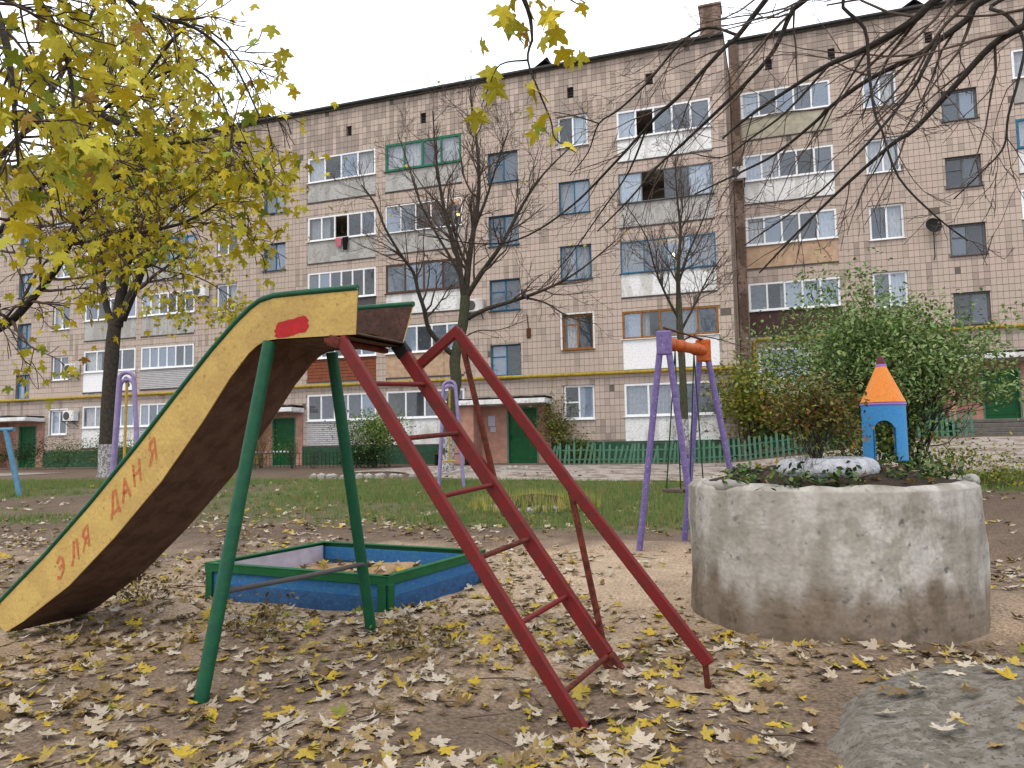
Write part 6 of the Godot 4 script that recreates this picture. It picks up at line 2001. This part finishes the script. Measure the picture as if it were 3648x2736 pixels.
func build_shrubs() -> void:
	var gr := [lin(0.30, 0.42, 0.20), lin(0.36, 0.46, 0.24), lin(0.24, 0.36, 0.17), lin(0.42, 0.48, 0.24)]
	var ol := [lin(0.44, 0.44, 0.18), lin(0.36, 0.42, 0.18), lin(0.52, 0.50, 0.2)]
	var ru := [lin(0.46, 0.33, 0.16), lin(0.40, 0.36, 0.16), lin(0.52, 0.38, 0.18), lin(0.34, 0.34, 0.17)]
	var ye := [lin(0.62, 0.58, 0.18), lin(0.50, 0.52, 0.18), lin(0.42, 0.48, 0.2)]
	var dk := [lin(0.16, 0.26, 0.14), lin(0.20, 0.30, 0.15), lin(0.14, 0.22, 0.12)]
	shrub("lilac_bush", "tall dense green bush right of the toy tower", on_ground(7.72, -15.0), Vector3(2.1, 4.3, 1.9), 24, 25000, 0.10, [lin(0.46, 0.57, 0.32), lin(0.52, 0.61, 0.39), lin(0.39, 0.50, 0.27), lin(0.56, 0.61, 0.38)], oval_mesh, "shrub", Vector3(-0.12, 0, 0), 2.4)
	shrub("olive_bush", "lower olive-green bush left of the tall green bush", on_ground(6.75, -14.4), Vector3(1.1, 2.0, 1.2), 10, 5200, 0.09, ol + gr, oval_mesh, "shrub", Vector3.ZERO, 2.8)
	# rust-coloured shrub growing in the tyre
	shrub("small_shrub", "small rust-brown leafy shrub growing out of the tyre", Vector3(2.03, 1.03, -5.13), Vector3(0.29, 0.66, 0.28), 20, 2400, 0.038, ru + ol, oval_mesh, "shrub", Vector3.ZERO, 0.9)
	# weeds in the planter
	var k := 0
	for q in [[-0.72, 0.42, 0.16, 0.10, "broad green weed spilling over the planter's left rim"], [-0.50, 0.66, 0.14, 0.12, "dark green weed by the planter's front rim"], [-0.25, 0.70, 0.10, 0.16, "short weed before the tyre in the planter"], [0.28, 0.58, 0.12, 0.14, "green weed right of the tyre in the planter"], [0.60, 0.30, 0.16, 0.15, "leafy weed near the planter's right rim"], [0.55, -0.05, 0.13, 0.14, "leafy weed behind the others on the planter's right"], [-0.62, 0.05, 0.10, 0.12, "weed at the back left of the planter"], [-0.36, 0.52, 0.34, 0.06, "thin upright seedling in front of the tyre"]]:
		var r := Vector2(q[0], q[1]).length()
		shrub("weed", q[4], Vector3(2.22 + q[0], soil_y(r) - 0.01, -5.40 + q[1]), Vector3(q[3] * 2.6, q[2] * 1.1, q[3] * 2.6), 6, 110 if k < 7 else 40, 0.045 if k < 7 else 0.025, gr + dk, oval_mesh, "plant", Vector3.ZERO, 0.7)
		k += 1
	# plants against the building
	shrub("leafy_bush", "bright green bush in front of the white ground-floor balcony", out(-15.0, 3.6), Vector3(2.0, 2.3, 1.3), 8, 4200, 0.11, [lin(0.42, 0.53, 0.24), lin(0.36, 0.48, 0.22), lin(0.50, 0.57, 0.28)], oval_mesh)
	shrub("hedge", "dark clipped hedge below the bright green bush", out(-15.0, 4.3), Vector3(3.0, 0.75, 0.9), 10, 3500, 0.075, dk, oval_mesh, "hedge")
	shrub("vine", "yellow-green vine hanging over the gas pipe at the building's corner", out(-1.0, 0.9), Vector3(1.0, 3.3, 0.7), 10, 3600, 0.15, ye, hang_meshes[0], "vine")
	shrub("vine", "dark green creeper filling the corner below the yellow-green vine", out(0.3, 0.2), Vector3(2.2, 1.9, 1.2), 8, 3000, 0.12, gr + dk, hang_meshes[1], "vine")
	shrub("creeper", "creeper climbing the wall beside the entrance porch", out(-8.45, 0.4), Vector3(0.9, 2.5, 0.35), 7, 1700, 0.10, ol, hang_meshes[2], "vine")
	shrub("creeper", "low creeper spreading under the ground-floor window by the porch", out(-7.6, 0.5), Vector3(1.5, 0.9, 0.4), 7, 900, 0.10, ol + gr, hang_meshes[1], "vine")
	var i := 0
	for q in [[-37.5, 3.4, 1.1, 1.5, "yellowing shrub before the leftmost entrance"], [-35.6, 3.6, 0.9, 1.3, "rusty shrub right of the leftmost entrance"], [-33.6, 3.4, 1.0, 1.8, "dark green shrub under the far left balconies"], [-31.5, 3.4, 1.0, 1.6, "pale flowering shrub behind the whitewashed maple"], [-29.0, 3.2, 1.0, 1.6, "green shrub right of the whitewashed maple"], [-26.4, 3.4, 1.2, 1.5, "straggly shrub left of the slide's underside"], [-23.8, 3.2, 1.6, 1.2, "thin sapling before the green left-hand door"], [-20.3, 3.6, 1.3, 1.0, "thin sapling right of the green left-hand door"]]:
		shrub("garden_shrub", q[4], out(q[0], q[1]), Vector3(q[3] * 1.2, q[2] * 1.25, 0.9), 7, 520 if i > 5 else 1700, 0.085, [ye, ru, dk, gr, gr, ol, ol, ol][i], oval_mesh)
		i += 1
	var w := 0
	for q in [[-27.4, 5.0, 1.0, 0.8, "tangled dry plants left of the chute's shadowed underside"], [-25.0, 4.8, 1.2, 0.7, "thin leggy plants before the straggly shrub"], [-22.6, 4.6, 0.9, 1.0, "dry flower stalks in front of the left-hand door"], [-21.2, 5.2, 1.3, 0.6, "tall thin stalks right of the left-hand door"], [-19.6, 4.9, 0.7, 1.0, "low yellowing plants before the garden fence's white caps"], [-18.2, 4.4, 1.4, 0.5, "spindly stalks before the white brick balcony"], [-16.9, 4.9, 0.8, 1.0, "low dry plants at the right of the brick balcony"], [-13.9, 4.7, 0.6, 0.9, "low plants beside the bench"]]:
		shrub("garden_plants", q[4], out(q[0], q[1]), Vector3(q[3], q[2], 0.6), 9, 320, 0.055, [ol + ru, ol, ru + ol, gr + ol, ye, ol, ru + dk, dk][w], oval_mesh, "plant", Vector3.ZERO, 1.6)
		w += 1
	shrub("climber", "thin climber in front of the white balcony behind the swing", out(-3.4, 1.4), Vector3(0.8, 2.0, 0.3), 4, 260, 0.06, gr, oval_mesh, "vine")
	# yellowed grass tuft below the tall bush
	shrub("yellow_undergrowth", "yellowish undergrowth at the foot of the tall green bush", on_ground(8.3, -13.6), Vector3(2.6, 0.55, 1.2), 10, 1600, 0.07, ye, oval_mesh, "undergrowth")
	# dead weed clumps with leaves round the slide's feet
	for q in [[-2.75, -5.75, 0.36, "dark dead weed clump under the chute"], [-1.6, -4.75, 0.30, "dead weed clump between the slide's legs"], [-0.55, -4.45, 0.26, "dead weed clump in front of the far green leg"]]:
		shrub("dead_weeds", q[3], on_ground(q[0], q[1]), Vector3(0.8, q[2] * 0.7, 0.55), 18, 160, 0.045, [lin(0.34, 0.28, 0.18), lin(0.42, 0.36, 0.20), lin(0.50, 0.44, 0.22)], oval_mesh, "plant", Vector3.ZERO, 1.2)

func in_slab(x: float, z: float) -> bool:
	return Vector2((x - 2.3) / 1.2, (z + 2.8) / 1.08).length() < 1.0

func build_litter() -> void:
	# fallen maple leaves: the nearest as single leaves, the rest as one carpet
	var list := []
	for k in 21000:
		var d := 1.7 + 11.7 * pow(rng.randf(), 1.25)
		var x := rng.randf_range(-0.92, 0.92) * d
		var z := -d
		var dens := 0.70 + 1.1 * patch.get_noise_2d(x * 22.0, z * 22.0) + 0.5 * patch.get_noise_2d(x * 70.0 + 99.0, z * 70.0)
		if x > 0.6 and d > 4.5: dens -= 0.42
		if d > 5.6 and x < 0.4 and d < 8.5: dens += 0.1
		if d > 9.0: dens -= 0.25
		if x < -0.4 and d < 6.2: dens += 0.2
		if d < 4.4 and x > -0.3: dens -= 0.16
		if x > 0.9: dens -= 0.12
		for m in 3:
			dens += 0.75 * exp(-pow(Vector2(x - MOUNDS[m][0], z - MOUNDS[m][1]).length() / 0.7, 2.0))
		if rng.randf() > dens: continue
		if Vector2(x - 2.22, z + 5.4).length() < 1.02: continue
		var y := hgt(x, z)
		if in_slab(x, z):
			if rng.randf() < 0.72: continue
			y = hgt(x, z) * 0.4 + 0.06 + 0.14 * (1.0 - Vector2((x - 2.35) / 1.2, (z + 2.8) / 1.1).length_squared())
		# not inside the sandbox
		var q := Basis(Vector3.UP, deg_to_rad(26.7)) * (Vector3(x, 0, z) - Vector3(-1.405, 0, -6.61))
		if absf(q.x) < 0.95 and absf(q.z) < 0.77: continue
		list.append([d, Vector3(x, y, z)])
	list.sort_custom(func(a, b): return a[0] < b[0])
	var xf := []
	var cs := []
	for k in 9:
		xf.append([])
		cs.append([])
	# tinted copies of the leaf shapes for the single leaves
	var tint := []
	var says := []
	for k in 16:
		var m: StandardMaterial3D = M.fallen.duplicate()
		m.vertex_color_use_as_albedo = false
		var c: Color = [lin(0.69, 0.635, 0.565), lin(0.58, 0.49, 0.34), lin(0.70, 0.585, 0.19), lin(0.42, 0.33, 0.22)][[0, 1, 0, 2, 0, 1, 2, 3, 0, 1, 0, 1, 2, 0, 1, 3][k]] * rng.randf_range(0.85, 1.05)
		c.a = 1.0
		m.albedo_color = c.linear_to_srgb()
		tint.append(m)
		says.append(["pale whitish", "tan", "yellow", "brown"][[0, 1, 0, 2, 0, 1, 2, 3, 0, 1, 0, 1, 2, 0, 1, 3][k]])
	for i in list.size():
		var p: Vector3 = list[i][1]
		var s := 0.046 + 0.07 * pow(rng.randf(), 1.2)
		var t := leaf_pose(p + Vector3(0, 0.006 + rng.randf() * 0.012, 0), s, 0.24)
		var v := rng.randi() % 9
		if i < 300:
			var o := putm("fallen_leaf", leaf_meshes[v], self)
			o.transform = t
			var w := rng.randi() % 16
			o.material_override = tint[w]
			var spot := "on the ground at the near left" if p.x < -0.7 else ("on the ground before the ladder's foot" if p.x < 0.75 else ("on the mossy slab" if in_slab(p.x, p.z) else "on the ground left of the mossy slab"))
			tag(o, "%s fallen maple leaf %s" % [says[w], spot], "leaf", "fallen maple leaves in the foreground")
		else:
			xf[v].append(t)
			cs[v].append(fallen_colour())
	for v in 9:
		var o := many("leaf_litter", leaf_meshes[v], xf[v], cs[v], self)
		tag(o, "carpet of fallen pale and yellow maple leaves over the ground", "leaf litter")
	# grit, crumbs of soil and broken twigs on the bare ground
	var pb := MB.new()
	rock(pb, 1.0, rng)
	var pm := pb.mesh(M.blade)
	var gx := []
	var gc := []
	for k in 5200:
		var d := 1.7 + 7.0 * pow(rng.randf(), 1.3)
		var x := rng.randf_range(-0.9, 0.9) * d
		var s := 0.0025 + 0.009 * pow(rng.randf(), 3.0)
		gx.append(Transform3D(Basis(Vector3.UP, rng.randf() * TAU).scaled(Vector3(s, s * 0.7, s * rng.randf_range(0.7, 1.3))), on_ground(x, -d) + Vector3(0, s * 0.3, 0)))
		var c := lin(0.50, 0.43, 0.36) * rng.randf_range(0.6, 1.35)
		c.a = 1.0
		gc.append(c)
	tag(many("grit", pm, gx, gc, self), "grit and small crumbs of soil on the bare ground", "grit")
	var tb := MB.new()
	tb.tube(PackedVector3Array([Vector3(-0.5, 0, 0), Vector3(-0.15, 0.03, 0.05), Vector3(0.2, 0.01, -0.02), Vector3(0.5, 0.04, 0.06)]), PackedFloat32Array([0.012, 0.016, 0.014, 0.008]), 4)
	tb.tube(PackedVector3Array([Vector3(0.1, 0.02, 0.0), Vector3(0.28, 0.05, 0.16)]), PackedFloat32Array([0.010, 0.005]), 4)
	var tx := []
	var tc := []
	for k in 260:
		var d := 1.8 + 7.0 * rng.randf()
		var x := rng.randf_range(-0.85, 0.85) * d
		if Vector2(x - 2.19, -d + 5.4).length() < 1.02: continue
		tx.append(Transform3D(Basis(Vector3.UP, rng.randf() * TAU).scaled(Vector3.ONE * rng.randf_range(0.08, 0.30)), on_ground(x, -d) + Vector3(0, 0.012, 0)))
		var c := lin(0.30, 0.25, 0.21) * rng.randf_range(0.7, 1.3)
		c.a = 1.0
		tc.append(c)
	tag(many("fallen_twigs", tb.mesh(M.blade), tx, tc, self), "thin broken twigs strewn on the ground", "twigs")
	# leaves further off on the lawn
	var fx := []
	var fc := []
	for k in 1500:
		var d := rng.randf_range(10.0, 22.0)
		var x := rng.randf_range(-0.7, 0.6) * d
		if patch.get_noise_2d(x * 15.0, d * 15.0) < -0.1: continue
		fx.append(leaf_pose(on_ground(x, -d) + Vector3(0, 0.03, 0), rng.randf_range(0.08, 0.13), 0.3))
		fc.append(fallen_colour())
	tag(many("lawn_leaves", leaf_meshes[0], fx, fc, self), "scattered fallen leaves on the lawn further off", "leaf litter")

func build_grass() -> void:
	var xf := []
	var cs := []
	for k in 110000:
		var d := rng.randf_range(9.0, 22.5)
		var x := rng.randf_range(-0.85, 0.8) * d
		var a := green_amount(x, -d)
		if rng.randf() > a * a * 0.7: continue
		var s := rng.randf_range(0.7, 1.5)
		xf.append(Transform3D(Basis(Vector3.UP, rng.randf() * TAU).scaled(Vector3(s * 1.4, s, s * 1.4)), on_ground(x, -d)))
		var c := lin(0.33, 0.43, 0.22).lerp(lin(0.44, 0.50, 0.28), rng.randf())
		if rng.randf() < 0.22: c = lin(0.52, 0.47, 0.30)
		c = c * rng.randf_range(0.8, 1.15)
		c.a = 1.0
		cs.append(c)
	var o := many("grass", blade_mesh, xf, cs, self)
	tag(o, "short patchy green grass of the lawn", "grass")

func _ready() -> void:
	# camera
	var cam := Camera3D.new()
	cam.name = "camera"
	add_child(cam)
	cam.position = Vector3(0, 1.2, 0)
	cam.rotation_degrees = Vector3(4.5, 0, -1.0)
	cam.fov = 53.37
	cam.near = 0.05
	cam.far = 900.0
	cam.current = true
	# bright overcast sky
	var we := WorldEnvironment.new()
	we.name = "environment"
	var env := Environment.new()
	var sky := Sky.new()
	var sm := ProceduralSkyMaterial.new()
	sm.sky_top_color = Color(0.90, 0.93, 0.97)
	sm.sky_horizon_color = Color(0.95, 0.96, 0.98)
	sm.ground_horizon_color = Color(0.5, 0.47, 0.44)
	sm.ground_bottom_color = Color(0.4, 0.37, 0.34)
	sm.sky_curve = 0.15
	sm.energy_multiplier = 1.0
	sky.sky_material = sm
	env.background_mode = Environment.BG_SKY
	env.sky = sky
	env.tonemap_mode = Environment.TONE_MAPPER_LINEAR
	env.tonemap_exposure = 2.2
	env.sdfgi_enabled = true
	env.ssao_enabled = true
	env.ssil_enabled = true
	we.environment = env
	add_child(we)
	# veiled sun, behind the camera to the left
	var sun := DirectionalLight3D.new()
	sun.name = "sun"
	sun.light_energy = 0.3
	sun.light_color = Color(1.0, 0.97, 0.93)
	sun.light_angular_distance = 30.0
	sun.shadow_enabled = true
	sun.rotation_degrees = Vector3(-58, -28, 0)
	add_child(sun)

	rng.seed = 20241
	bump = noise(11, 0.02, 4)
	patch = noise(17, 0.02, 4)
	make_materials()
	print("materials ", Time.get_ticks_msec())
	make_leaf_meshes()
	build_ground()
	build_paths()
	print("ground ", Time.get_ticks_msec())
	build_building()
	print("building ", Time.get_ticks_msec())
	build_planter()
	build_slab_and_well()
	build_slide()
	build_sandbox()
	build_swings()
	build_carpet_rack()
	build_facade_things()
	print("things ", Time.get_ticks_msec())
	build_trees()
	print("trees ", Time.get_ticks_msec())
	build_shrubs()
	build_grass()
	build_litter()
	print("done ", Time.get_ticks_msec())
